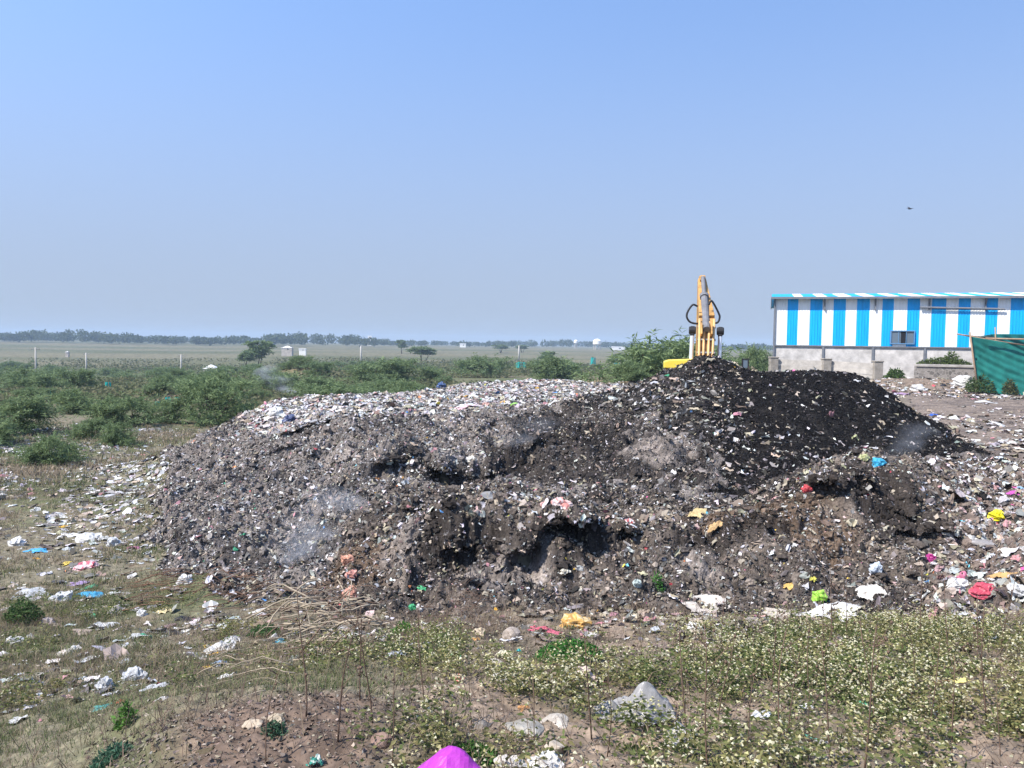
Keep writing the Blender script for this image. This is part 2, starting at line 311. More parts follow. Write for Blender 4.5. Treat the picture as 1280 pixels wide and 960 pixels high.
def tag(o, label=None, cat=None, group=None, kind=None):
    if label: o['label'] = label
    if cat: o['category'] = cat
    if group: o['group'] = group
    if kind: o['kind'] = kind
    return o
def thing(name, label, cat, loc=(0, 0, 0), rz=0, group=None):
    o = bpy.data.objects.new(name, None); COL.objects.link(o); o.location = loc; o.rotation_euler = (0, 0, rz); o.empty_display_size = 0.3
    return tag(o, label, cat, group)
def copy_tree(o, parent=None):
    c = o.copy(); COL.objects.link(c)
    if parent is not None: c.parent = parent
    for ch in list(o.children): copy_tree(ch, c)
    return c

# ------------------------------------------------------------------ ground + heap colours
def mixc(a, b, t): return a + (b - a) * t[..., None]
def C(*c): return np.array(c, float)
def soil_color(X, Y):
    px = X / Y * FPX + 640
    n1 = fbm(X * 0.35, Y * 0.35, 31, 4); n2 = fbm(X * 1.6, Y * 1.6, 37, 4); n3 = vn(X * 9, Y * 9, 41)
    c = np.zeros(X.shape + (3,)); c[:] = C(0.165, 0.145, 0.10)                   # dry trampled grass and dirt
    c = mixc(c, C(0.11, 0.115, 0.06), sstep(-0.15, 0.35, n1))
    c = mixc(c, C(0.17, 0.135, 0.095), sstep(0.05, 0.45, n2) * 0.8)
    # red-brown soil bank in the near left centre
    t = sstep(150, 260, px) * sstep(560, 430, px) * sstep(6.0, 5.2, Y)
    c = mixc(c, C(0.145, 0.104, 0.078), t)
    t = sstep(460, 560, px) * sstep(11.5, 10.2, Y)                              # bare earth among the weeds
    c = mixc(c, mixc(np.broadcast_to(C(0.14, 0.115, 0.08), c.shape), C(0.25, 0.19, 0.14), sstep(-0.1, 0.4, n2)), t)
    t = sstep(1080, 1150, px) * sstep(15, 19, Y) * sstep(90, 70, Y)              # dusty yard on the right
    c = mixc(c, mixc(np.broadcast_to(C(0.20, 0.16, 0.13), c.shape), C(0.13, 0.105, 0.09), sstep(-0.2, 0.4, n2)), t)
    t = sstep(60, 90, Y)                                                         # scrub land, then open fields
    c = mixc(c, mixc(np.broadcast_to(C(0.095, 0.11, 0.05), c.shape), C(0.16, 0.135, 0.085), sstep(0.0, 0.4, fbm(X * 0.04, Y * 0.04, 61, 4))), t)
    for hp_, hy_, hw_, hd_, hh_ in HUMPS:
        t = np.exp(-(((X - (hp_ - 640) / FPX * hy_) / hw_) ** 2 + ((Y - hy_) / hd_) ** 2) * .6) * (0.6 + .8 * n2); c = mixc(c, C(0.23, 0.165, 0.115), np.clip(t, 0, .9))
    t = sstep(230, 300, Y)
    f = fbm(X * 0.004, Y * 0.02, 63, 4)
    c = mixc(c, mixc(np.broadcast_to(C(0.15, 0.135, 0.08), c.shape), C(0.095, 0.10, 0.05), sstep(-0.2, 0.35, f)), t)
    c = c * (1 + 0.25 * n3)[..., None]
    return np.clip(c, 0.005, 1)
def spots(X, Y, lst):
    t = np.zeros(X.shape)
    for px, Yc, ru, rv in lst:
        x0 = (px - 640) / FPX * Yc
        d = np.hypot((X - x0) / ru, (Y - Yc) / rv) + 0.55 * fbm(X * 1.7, Y * 1.7, 71, 3)
        t = np.maximum(t, sstep(1.05, 0.45, d))
    return t
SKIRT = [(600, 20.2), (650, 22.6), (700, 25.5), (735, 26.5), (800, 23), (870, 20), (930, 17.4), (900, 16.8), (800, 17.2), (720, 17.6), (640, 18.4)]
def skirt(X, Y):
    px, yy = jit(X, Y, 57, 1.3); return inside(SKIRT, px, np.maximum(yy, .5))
ASH = [(500, 13.4, 0.42, 0.7), (640, 12.7, 0.4, 0.6), (600, 12.3, 0.35, 0.4), (820, 19.4, 1.0, 1.5), (575, 23.3, 0.8, 0.9), (620, 12.2, .3, .4), (880, 12.6, .5, .35), (675, 12.6, .3, .5), (430, 21, 1.0, .8)]
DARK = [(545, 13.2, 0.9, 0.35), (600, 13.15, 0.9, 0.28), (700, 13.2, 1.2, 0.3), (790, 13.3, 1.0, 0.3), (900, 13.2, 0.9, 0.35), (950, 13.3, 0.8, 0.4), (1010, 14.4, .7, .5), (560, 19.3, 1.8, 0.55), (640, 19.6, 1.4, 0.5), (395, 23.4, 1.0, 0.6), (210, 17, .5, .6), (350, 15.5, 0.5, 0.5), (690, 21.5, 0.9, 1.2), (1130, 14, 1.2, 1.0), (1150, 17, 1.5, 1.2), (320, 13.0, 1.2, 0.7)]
BROWN = [(275, 13.4, 1.6, 0.9), (990, 13.7, 1.0, 0.7), (1030, 13.2, .9, .7), (440, 13.2, 1.0, 1.2), (900, 13.6, .8, .5)]
def waste_color(X, Y, b, r):
    px = X / Y * FPX + 640
    n1 = fbm(X * 0.8, Y * 0.8, 73, 4); n2 = fbm(X * 4, Y * 4, 79, 3); n3 = vn(X * 14, Y * 14, 83)
    c = np.zeros(X.shape + (3,)); c[:] = C(0.15, 0.13, 0.117)
    c = mixc(c, C(0.07, 0.062, 0.058), sstep(0.0, 0.45, n1))
    c = mixc(c, C(0.19, 0.17, 0.155), sstep(0.0, 0.45, n2) * 0.7)
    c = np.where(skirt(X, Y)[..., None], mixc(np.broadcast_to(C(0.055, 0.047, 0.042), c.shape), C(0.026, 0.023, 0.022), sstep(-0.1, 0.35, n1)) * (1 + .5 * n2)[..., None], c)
    rc = mixc(np.broadcast_to(C(0.088, 0.073, 0.062), c.shape), C(0.042, 0.036, 0.033), sstep(-0.15, 0.3, n1))
    rc = mixc(rc, C(0.19, 0.158, 0.132), sstep(0.1, 0.5, n2) * 0.8)
    c = np.where(r[..., None], rc, c)
    c = mixc(c, C(0.30, 0.27, 0.245), plateau(X, Y) * 0.6)
    c = mixc(c, C(0.12, 0.082, 0.056), spots(X, Y, BROWN) * 0.75)
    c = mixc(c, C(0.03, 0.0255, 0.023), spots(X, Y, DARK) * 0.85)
    c = mixc(c, C(0.25, 0.215, 0.19), spots(X, Y, ASH) * 0.65 * (0.6 + 0.8 * sstep(-.3, .4, n2)))
    bc = mixc(np.broadcast_to(C(0.008, 0.0072, 0.0072), c.shape), C(0.018, 0.016, 0.015), sstep(0.0, 0.4, n2))
    left = sstep(930, 820, px + 60 * n1)                                          # drier, greyer flank
    bc = mixc(bc, C(0.05, 0.044, 0.04), left * sstep(-0.4, 0.2, n2))
    c = np.where(b[..., None], bc, c)
    t = sstep(1150, 1210, px + 40 * n1) * r                                        # fresh litter slope
    c = mixc(c, C(0.16, 0.125, 0.105), t * 0.8)
    return np.clip(c * (1 + 0.35 * n3)[..., None], 0.003, 1)

idx = np.arange(NU * NV).reshape(NV, NU)
quads = np.stack([idx[:-1, :-1], idx[:-1, 1:], idx[1:, 1:], idx[1:, :-1]], -1).reshape(-1, 4)
gz = ZZ - 0.5 * sstep(0.9, 1.0, blur(hm.astype(float), 3))
gcol = soil_color(XX, YY)
gv = np.stack([XX, YY, gz], -1).reshape(-1, 3)
gq = quads; gcl = gcol.reshape(-1, 3)
def add_sheet(Xs, Ys, Zs):
    global gv, gq, gcl
    r_, k_ = Xs.shape; i_ = np.arange(r_ * k_).reshape(r_, k_) + len(gv)
    q_ = np.stack([i_[:-1, :-1], i_[:-1, 1:], i_[1:, 1:], i_[1:, :-1]], -1).reshape(-1, 4)
    cc_ = soil_color(Xs, np.maximum(Ys, 1.5)); gv = np.concatenate([gv, np.stack([Xs, Ys, Zs], -1).reshape(-1, 3)]); gq = np.concatenate([gq, q_]); gcl = np.concatenate([gcl, cc_.reshape(-1, 3)])
wid = np.linspace(0, 1, 90) ** 1.5 * 40; ysd = YY[::2, 0]
Xr = 0.95 * ysd[:, None] + wid[None]; Yr = np.broadcast_to(ysd[:, None], Xr.shape); tn = np.minimum(wid, 1)[None]
add_sheet(Xr, Yr, gz[::2, -1][:, None] + .07 * tn * fbm(Xr * .8, Yr * .8, 21, 3) + .03 * tn * fbm(Xr * 4, Yr * 4, 23, 3))
add_sheet(-Xr[:, ::-1], Yr, (gz[::2, 0][:, None] + .07 * tn * fbm(-Xr * .8, Yr * .8, 21, 3) + .03 * tn * fbm(-Xr * 4, Yr * 4, 23, 3))[:, ::-1])
Xb, Yb = np.meshgrid(np.linspace(-41, 41, 160), np.linspace(-14, 1.05, 40)); add_sheet(Xb, Yb, CZ - 1.80 + .05 * fbm(Xb, Yb, 27, 3) - .15 * sstep(-10, -25, Xb))
ground = np_mesh('ground', gv, gq, M_ground, gcl, smooth=True)
tag(ground, 'dry grassy dump ground running out to open fields', None, kind='structure')
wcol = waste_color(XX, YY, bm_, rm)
fm = lambda m: (m[:-1, :-1] | m[1:, 1:] | m[1:, :-1] | m[:-1, 1:]).ravel()
DY = lips(XX, YY)
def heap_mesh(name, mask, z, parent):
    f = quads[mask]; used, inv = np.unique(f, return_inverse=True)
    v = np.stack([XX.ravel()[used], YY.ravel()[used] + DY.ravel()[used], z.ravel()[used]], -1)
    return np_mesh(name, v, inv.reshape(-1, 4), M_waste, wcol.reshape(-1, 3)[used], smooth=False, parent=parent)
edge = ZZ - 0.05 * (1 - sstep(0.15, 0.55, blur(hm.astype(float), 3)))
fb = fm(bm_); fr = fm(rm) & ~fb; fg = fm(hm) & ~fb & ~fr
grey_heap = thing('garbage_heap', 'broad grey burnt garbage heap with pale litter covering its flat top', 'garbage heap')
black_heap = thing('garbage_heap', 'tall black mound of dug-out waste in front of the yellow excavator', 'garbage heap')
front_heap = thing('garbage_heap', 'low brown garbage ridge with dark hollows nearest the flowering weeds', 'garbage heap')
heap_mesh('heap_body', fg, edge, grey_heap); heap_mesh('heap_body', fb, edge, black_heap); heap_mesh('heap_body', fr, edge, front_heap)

# ------------------------------------------------------------------ small litter, thousands of pieces
def frames(N, nor, tilt, rg):
    """random tangent frames about normals, tipped by up to tilt"""
    a = rg.normal(size=(N, 3)); nn = nor + tilt[:, None] * a; nn /= np.linalg.norm(nn, axis=1, keepdims=True)
    t = rg.normal(size=(N, 3)); t -= nn * (t * nn).sum(1, keepdims=True); t /= np.linalg.norm(t, axis=1, keepdims=True)
    return t, np.cross(nn, t), nn
def flakes(X, Y, L, Wd, col, rg, tilt=0.5, lift=0.3):
    N = len(X); Z = height(X, Y); nor = normal(X, Y)
    t, b, nn = frames(N, nor, rg.random(N) * tilt, rg)
    base = np.stack([X, Y + lips(X, Y), Z], -1) + nn * (L * lift * rg.random(N) * 0.5 + 0.006)[:, None]
    V = np.zeros((N, 6, 3)); cc = np.zeros((N, 6, 3))
    for k, (s, q) in enumerate([(-1, -1), (-1, 1), (0, -1), (0, 1), (1, -1), (1, 1)]):
        j = rg.normal(size=(N, 3)) * 0.22
        V[:, k] = base + t * (L * (s * 0.5 + j[:, 0] * 0.5))[:, None] + b * (Wd * (q * 0.5 + j[:, 1]))[:, None] + nn * (L * (abs(s) * -0.12 + 0.18 * rg.normal(size=N)))[:, None]
        cc[:, k] = col
    f0 = np.array([[0, 2, 3, 1], [2, 4, 5, 3]])
    F = (np.arange(N)[:, None, None] * 6 + f0[None]).reshape(-1, 4)
    return V.reshape(-1, 3), F, cc.reshape(-1, 3)
def crumples(X, Y, L, Wd, col, rg, tilt=0.35, g=5, amp=0.30):
    """thin creased scraps, each a small folded sheet with a ragged outline"""
    N = len(X); Z = height(X, Y); t, b, nn = frames(N, normal(X, Y), rg.random(N) * tilt, rg)
    q = np.linspace(-1, 1, g); A_, B_ = [m_.ravel() for m_ in np.meshgrid(q, q)]
    rim = np.maximum(np.abs(A_), np.abs(B_)); shr = np.where(rim > .99, 1 / np.maximum(np.hypot(A_, B_), 1) ** .8, 1)
    jr = rg.normal(size=(N, g * g)) * .13; a_ = A_[None] * shr * (1 + np.where(rim > .99, 1, .4) * (jr + .25 * rg.normal(size=(N, 1)) * A_[None])); b_ = B_[None] * shr * (1 + np.where(rim > .99, 1, .4) * (rg.normal(size=(N, g * g)) * .13 + .25 * rg.normal(size=(N, 1)) * B_[None]))
    h_ = 0
    for k in range(3):
        th = rg.uniform(0, 6.28, (N, 1)); ph = rg.uniform(-1, 1, (N, 1)); fr = rg.uniform(1.0, 2.8, (N, 1))
        h_ = h_ + (1 - 2 * np.abs(np.mod((a_ * np.cos(th) + b_ * np.sin(th)) * fr * .5 + ph, 1) * 2 - 1)) * (.6 if k else 1)
    h_ = h_ * amp * .5 + amp * .75 + rg.normal(size=h_.shape) * amp * .14
    V = np.stack([X, Y + lips(X, Y), Z], -1)[:, None] + t[:, None] * (a_ * L[:, None] * .5)[..., None] + b[:, None] * (b_ * Wd[:, None] * .5)[..., None] + nn[:, None] * (np.maximum(h_, .02) * L[:, None] * .5)[..., None]
    i_ = np.arange(g * g).reshape(g, g); f0 = np.stack([i_[:-1, :-1], i_[:-1, 1:], i_[1:, 1:], i_[1:, :-1]], -1).reshape(-1, 4)
    F = (np.arange(N)[:, None, None] * g * g + f0[None]).reshape(-1, 4)
    return V.reshape(-1, 3), F, np.repeat(col, g * g, 0)
def merge(parts):
    vs_, fs, cs = [], [], []; o = 0
    for v, f, c in parts: vs_.append(v); fs.append(f + o); cs.append(c); o += len(v)
    return np.concatenate(vs_), np.concatenate(fs), np.concatenate(cs)
PAL = {
 'white': [(0.5, 0.49, 0.475), (0.4, 0.39, 0.385), (0.58, 0.565, 0.54), (0.45, 0.455, 0.47)],
 'grey': [(0.2, 0.187, 0.18), (0.15, 0.142, 0.138), (0.27, 0.252, 0.242), (0.11, 0.103, 0.1)],
 'brown': [(0.14, 0.112, 0.092), (0.19, 0.15, 0.12), (0.09, 0.073, 0.06), (0.24, 0.195, 0.15)],
 'dark': [(0.03, 0.028, 0.027), (0.05, 0.045, 0.04), (0.02, 0.018, 0.018), (0.07, 0.06, 0.055)],
 'soot': [(.008, .0075, .0075), (.012, .011, .011), (.018, .016, .015)],
 'tan': [(0.34, 0.295, 0.235), (0.38, 0.315, 0.25), (0.3, 0.265, 0.19)],
 'pink': [(0.44, 0.28, 0.265), (0.46, 0.33, 0.31), (0.40, 0.2, 0.22)],
 'bright': [(0.5, 0.08, 0.1), (0.6, 0.35, 0.05), (0.1, 0.25, 0.5), (0.08, 0.35, 0.2), (0.55, 0.5, 0.08), (0.6, 0.12, 0.3), (0.15, 0.45, 0.55), (0.6, 0.25, 0.12)],
}
def pick(N, weights, rg):
    ks = list(weights); p = np.array([weights[k] for k in ks], float); p /= p.sum()
    ch = rg.choice(len(ks), size=N, p=p); out = np.zeros((N, 3))
    for i, k in enumerate(ks):
        s = ch == i; pl = np.array(PAL[k]); out[s] = pl[rg.integers(0, len(pl), s.sum())]
    return np.clip(out * (1 + 0.18 * rg.normal(size=(N, 1))) * (1 + 0.04 * rg.normal(size=(N, 3))), 0.01, 0.78)
def scatter(px0, px1, Y0, Y1, N, test, rg):
    """uniform per world area between two depths and two pixel columns"""
    Y = np.sqrt(rg.uniform(Y0 * Y0, Y1 * Y1, N)); X = (rg.uniform(px0, px1, N) - 640) / FPX * Y
    k = test(X, Y); return X[k], Y[k]
def size(N, lo, hi, rg, p=2.2): return lo + (hi - lo) * rg.random(N) ** p
def bits(sel_n, rgn, test, weights, lo, hi, tilt, asp=(0.35, 0.9), p=2.2):
    X, Y = scatter(*rgn, sel_n, test, rng); N = len(X); L = size(N, lo, hi, rng, p)
    return flakes(X, Y, L, L * rng.uniform(*asp, N), pick(N, weights, rng), rng, tilt)
def scraps(sel_n, rgn, test, weights, lo, hi, tilt, asp=(0.5, 1.0), p=2.2, g=5, amp=.3):
    X, Y = scatter(*rgn, sel_n, test, rng); N = len(X); L = size(N, lo, hi, rng, p)
    return crumples(X, Y, L, L * rng.uniform(*asp, N), pick(N, weights, rng), rng, tilt, g, amp)
def in_grey(X, Y):
    h, b, r = regions(X, Y); return h & ~b & ~r
def is_plat(X, Y): return in_grey(X, Y) & (rng.random(len(X)) < plateau(X, Y))
def is_slope(X, Y): return in_grey(X, Y) & (rng.random(len(X)) > plateau(X, Y) * 1.1) & ~skirt(X, Y)
def is_skirt(X, Y): return in_grey(X, Y) & skirt(X, Y) & (rng.random(len(X)) > .8 * spots(X, Y, ASH))
def is_black(X, Y): return regions(X, Y)[1]
def black_l(X, Y):
    px = X / Y * FPX + 640; return is_black(X, Y) & (rng.random(len(X)) < 0.10 + 0.9 * sstep(960, 850, px + 90 * fbm(X * .5, Y * .5, 5, 3)) + 0.35 * sstep(21.6, 19.5, Y))
def is_ridge(X, Y):
    px = X / Y * FPX + 640; return regions(X, Y)[2] & (rng.random(len(X)) > sstep(1150, 1215, px)) & (rng.random(len(X)) > 0.3 * spots(X, Y, DARK)) & (rng.random(len(X)) > 0.6 * spots(X, Y, ASH))
def is_crest(X, Y):
    px = X / Y * FPX + 640; yc = np.interp(px, [480, 760, 860, 940, 1000, 1070, 1110, 1160, 1200], [14, 14, 14.2, 14.4, 14.7, 15.4, 15.8, 16.3, 16.5])
    return regions(X, Y)[2] & (np.abs(Y - yc) < 0.5 + .4 * fbm(X * 1.4, Y * 1.4, 301, 2))
def is_fresh(X, Y):
    px = X / Y * FPX + 640; return regions(X, Y)[2] & (rng.random(len(X)) < sstep(1140, 1215, px))
mess = {'dark': 3.4, 'grey': 4.4, 'brown': 2.4, 'white': 0.5, 'tan': 0.6, 'pink': 0.06, 'bright': 0.02}
v, f, c = merge([
    bits(170000, (170, 900, 11, 30, ), is_slope, mess, 0.015, 0.075, 0.9, (.25, .8), p=1.6),
    scraps(7000, (170, 900, 11, 30), is_slope, {'grey': 4, 'white': 1.5, 'tan': 1.3, 'brown': 2, 'dark': 2}, 0.06, 0.22, 0.9, (.15, .7), g=4, amp=.5),
    bits(60000, (560, 980, 15, 28), is_skirt, {'dark': 5, 'soot': 2, 'grey': 2, 'brown': 2.4, 'tan': .5, 'white': .5}, 0.015, 0.09, 0.9, (.2, .8)),
    scraps(2600, (560, 980, 15, 28), is_skirt, {'dark': 2, 'grey': 3, 'brown': 2.5, 'tan': 1.4, 'white': .8}, 0.06, 0.24, 0.9, (.12, .45), g=4, amp=.5),
    bits(26000, (170, 900, 11, 30), is_slope, {'white': 3, 'grey': 2.4, 'tan': 2, 'pink': .2, 'bright': .06}, 0.025, 0.15, 0.9, (0.2, .8)),
    scraps(24000, (270, 830, 22, 50), is_plat, {'white': 5, 'grey': 1.6, 'tan': 1.9, 'brown': .8, 'pink': 0.5, 'bright': .12}, 0.08, 0.32, 0.6, (.3, 1), g=4, amp=.35),
    bits(70000, (270, 830, 22, 50), is_plat, {'white': 7, 'grey': 1.8, 'tan': 2.2, 'brown': 1.1, 'dark': .5, 'pink': 0.7, 'bright': 0.08}, 0.04, 0.2, 0.8)])
tag(np_mesh('loose_litter', v, f, M_litter, c, parent=grey_heap), kind='stuff')
v, f, c = merge([
    bits(60000, (700, 1250, 16, 32), is_black, {'soot': 9, 'dark': 2, 'grey': 0.12, 'brown': 0.1}, 0.02, 0.075, 0.8),
    scraps(3200, (700, 1250, 16, 32), black_l, {'grey': 3, 'tan': 2.2, 'white': 2, 'dark': 2, 'brown': 1}, 0.08, 0.34, 0.8, (0.12, .4), g=4, amp=.5),
    bits(15000, (700, 1250, 16, 32), black_l, {'dark': 4, 'grey': 3, 'brown': 1.6, 'white': 0.9, 'tan': 1.0, 'bright': 0.03}, 0.05, 0.24, 0.9, (0.15, 0.5)),
    bits(1300, (700, 1250, 16, 32), is_black, {'dark': 1, 'grey': 3, 'white': .8, 'tan': 1, 'bright': .06}, 0.05, 0.26, 0.9, (0.15, 0.5))])
tag(np_mesh('loose_litter', v, f, M_litter, c, parent=black_heap), kind='stuff')
v, f, c = merge([
    bits(120000, (400, 1400, 9.5, 20), is_ridge, {'dark': 6, 'grey': 2.2, 'brown': 2.4, 'white': 0.35, 'tan': 0.6, 'pink': 0.1, 'bright': 0.04}, 0.012, 0.075, 0.9, (.25, .8), p=1.6),
    scraps(5200, (400, 1400, 9.5, 20), is_ridge, {'grey': 3, 'white': 1.2, 'tan': 2, 'brown': 3, 'dark': 3, 'pink': .1}, 0.05, 0.19, 0.9, (.12, .7), g=4, amp=.5),
    scraps(6500, (470, 1200, 13.0, 18), is_crest, {'white': 2.4, 'tan': 3, 'grey': 2, 'brown': 2, 'pink': .4, 'bright': .06}, 0.05, 0.22, 0.8, (.3, .9), g=4, amp=.4),
    bits(19000, (400, 1400, 9.5, 20), is_ridge, {'white': 2.2, 'grey': 2.2, 'tan': 2.4, 'brown': 1, 'pink': .25, 'bright': .08}, 0.02, 0.10, 0.9, (.2, .8)),
    scraps(9000, (1120, 1560, 9, 20), is_fresh, {'white': 5.5, 'grey': 2.4, 'tan': 3, 'brown': 2, 'dark': .8, 'pink': 0.7, 'bright': 0.16}, 0.035, 0.22, 0.8, (.3, 1), g=5, amp=.4),
    bits(26000, (1120, 1560, 9, 20), is_fresh, {'white': 3, 'grey': 2.4, 'tan': 2, 'brown': 3, 'dark': 2.4, 'pink': 0.4, 'bright': 0.1}, 0.02, 0.13, 0.9)])
tag(np_mesh('loose_litter', v, f, M_litter, c, parent=front_heap), kind='stuff')
def clods(X, Y, R, col, rg):
    bv, bf = CLOD; N = len(X); m_ = len(bv)
    P = np.stack([X, Y + lips(X, Y), height(X, Y) + R * .15], -1)
    V = bv[None] * (1 + .22 * rg.normal(size=(N, m_, 1))) * (R[:, None] * (1 + .3 * rg.normal(size=(N, 3))).clip(.5, 1.6))[:, None, :]
    a_ = rg.uniform(0, 6.28, N); c_, s_ = np.cos(a_)[:, None], np.sin(a_)[:, None]
    V = np.stack([V[..., 0] * c_ - V[..., 1] * s_, V[..., 0] * s_ + V[..., 1] * c_, V[..., 2] * .8], -1) + P[:, None]
    return V.reshape(-1, 3), (np.arange(N)[:, None, None] * m_ + bf[None]).reshape(-1, 3), np.repeat(col, m_, 0)
_b = bmesh.new(); bmesh.ops.create_icosphere(_b, subdivisions=2, radius=1); _b.verts.ensure_lookup_table(); CLOD = (np.array([v_.co[:] for v_ in _b.verts]), np.array([[v_.index for v_ in f_.verts] for f_ in _b.faces])); _b.free()
def clod_set(n_, rgn, test, parent, lo, hi):
    X, Y = scatter(*rgn, n_, test, rng); h, b, r = regions(X, Y); cc_ = waste_color(X, Y, b, r) * rng.uniform(.75, 1.3, (len(X), 1))
    v, f, c = clods(X, Y, size(len(X), lo, hi, rng, 2.5), cc_, rng); tag(np_mesh('clods', v, f, M_waste, c, parent=parent), kind='stuff')
def near_lip(X, Y):
    px = X / Y * FPX + 640; k_ = rng.random(len(X)) < .22
    for pa, pb, Yc, wdt, st in LIPS[:11]: k_ |= (px > pa) & (px < pb) & (np.abs(Y - Yc - .1) < .45)
    return k_
clod_set(8000, (400, 1250, 11, 18), lambda X, Y: regions(X, Y)[2] & near_lip(X, Y), front_heap, .015, .085)
clod_set(7000, (170, 900, 11, 27), lambda X, Y: in_grey(X, Y) & near_lip(X, Y) & (rng.random(len(X)) > plateau(X, Y)), grey_heap, .02, .11)
# scattered over open ground
def off(X, Y): return ~regions(X, Y)[0]
def left_field(X, Y):
    px = X / Y * FPX + 640
    d = 0.12 + 0.85 * sstep(-0.05, 0.4, fbm(X * 0.45, Y * 0.45, 91, 3)) + 0.7 * sstep(3.5, 0.5, np.abs(px - 190) * Y / FPX) * sstep(15, 19, Y) * sstep(33, 27, Y)
    return off(X, Y) & (rng.random(len(X)) < d * sstep(6, 9, Y))
def right_yard(X, Y):
    d = 0.2 + 0.9 * sstep(-0.1, 0.4, fbm(X * 0.35, Y * 0.35, 93, 3)); d = np.where((Y > 33) & (Y < 43), d * 0.15, d)
    return off(X, Y) & (rng.random(len(X)) < d)
def front_strip(X, Y):
    d = sstep(7.2, 9.8, Y) * (0.25 + 0.8 * sstep(-0.1, 0.4, fbm(X * 0.8, Y * 0.8, 95, 3)))
    return off(X, Y) & (rng.random(len(X)) < d)
def soil_bank(X, Y): return off(X, Y) & (rng.random(len(X)) < 0.6)
pale = {'white': 5, 'grey': 3.2, 'tan': 1.6, 'brown': .8, 'pink': 0.3, 'bright': 0.12}
v, f, c = merge([
    scraps(32000, (-250, 330, 9, 42), left_field, pale, 0.04, 0.3, 0.4, p=2.4, amp=.25, g=4),
    scraps(1100, (-150, 400, 5, 9), left_field, pale, 0.04, 0.18, 0.4, amp=.36),
    bits(9000, (-250, 330, 6, 42), left_field, pale, 0.03, 0.12, 0.7, p=2.0),
    scraps(18000, (1080, 1560, 18, 60), right_yard, {'white': 4, 'grey': 2, 'tan': 2.4, 'brown': 2, 'dark': .8, 'pink': .4, 'bright': .1}, 0.05, 0.38, 0.5, amp=.35, g=4),
    bits(14000, (1080, 1560, 18, 60), right_yard, {'white': 3.2, 'grey': 2, 'tan': 2, 'brown': 3, 'dark': 1, 'pink': .4, 'bright': .15}, 0.03, 0.16, 0.7),
    scraps(1500, (330, 1560, 7.4, 11.6), front_strip, {'white': 2, 'grey': 2, 'tan': 3, 'brown': 3, 'pink': .4}, 0.06, 0.22, 0.5, amp=.4),
    bits(9000, (330, 1560, 7, 11.6), front_strip, {'white': 1.3, 'grey': 2, 'tan': 2.5, 'brown': 3, 'dark': 1.5, 'pink': .3, 'bright': .12}, 0.02, 0.16, 0.7),
    bits(7000, (100, 560, 3.2, 5.6), soil_bank, {'brown': 4, 'tan': .4, 'grey': .4, 'dark': 1}, 0.006, 0.035, 0.9),
    scraps(2500, (820, 1000, 28, 70), off, {'white': 2, 'grey': 2, 'tan': 2, 'brown': 3, 'pink': .5}, 0.1, 0.5, 0.6)])
Xc, Yc_ = scatter(100, 1560, 3.2, 10.5, 30000, off, rng); Lc = size(len(Xc), .006, .035, rng)
v2_, f2_, c2_ = flakes(Xc, Yc_, Lc, Lc * .5, pick(len(Xc), {'brown': 5, 'tan': 1.4, 'dark': 1.5}, rng), rng, .8); f = np.concatenate([f, f2_ + len(v)]); v = np.concatenate([v, v2_]); c = np.concatenate([c, c2_])
tag(np_mesh('litter', v, f, M_litter, c), 'small scraps of plastic and paper strewn over the grass and dirt', 'litter', kind='stuff')

# ------------------------------------------------------------------ grass and flowering weeds
def blades(X, Y, H, Wd, col, rg, lean=0.5):
    N = len(X); Z = height(X, Y) - 0.01; a = rg.uniform(0, 2 * math.pi, N); d = np.stack([np.cos(a), np.sin(a), np.zeros(N)], -1)
    s = np.stack([-np.sin(a), np.cos(a), np.zeros(N)], -1); s2 = rg.uniform(0, 2 * math.pi, N)
    s = np.stack([np.cos(s2), np.sin(s2), np.zeros(N)], -1)
    base = np.stack([X, Y, Z], -1); V = np.zeros((N, 5, 3)); ln = lean * (0.2 + rg.random(N))
    V[:, 0] = base - s * (Wd / 2)[:, None]; V[:, 1] = base + s * (Wd / 2)[:, None]
    mid = base + d * (H * ln * 0.35)[:, None]; mid[:, 2] += H * 0.6
    V[:, 2] = mid - s * (Wd * 0.36)[:, None]; V[:, 3] = mid + s * (Wd * 0.36)[:, None]
    tip = base + d * (H * ln)[:, None]; tip[:, 2] += H * (1 - 0.25 * ln); V[:, 4] = tip
    F = (np.arange(N)[:, None, None] * 5 + np.array([[0, 1, 3], [0, 3, 2], [2, 3, 4]])[None]).reshape(-1, 3)
    return V.reshape(-1, 3), F, np.repeat(col, 5, 0)
def grass_left(X, Y):
    px = X / Y * FPX + 640
    d = (0.12 + 0.88 * sstep(-0.2, 0.25, fbm(X * 0.6, Y * 0.6, 101, 4))) * (0.25 + 0.75 * sstep(-0.1, 0.25, fbm(X * 5, Y * 5, 107, 2)))
    d = d * (1 - sstep(170, 260, px) * sstep(560, 470, px) * sstep(5.9, 5.3, Y)) * sstep(600, 420, px)
    return off(X, Y) & (rng.random(len(X)) < d)
def gcolor(X, Y):
    N = len(X); n = fbm(X * 0.5, Y * 0.5, 103, 3) + 0.35 * rng.normal(size=N)
    a = np.broadcast_to(C(0.33, 0.265, 0.19), (N, 3)); a = mixc(a, C(0.22, 0.21, 0.115), sstep(-0.3, 0.25, n)); a = mixc(a, C(0.115, 0.16, 0.06), sstep(0.2, 0.75, n))
    return a * (1 + 0.25 * rng.normal(size=(N, 1))).clip(0.4, 1.6)
gp = []
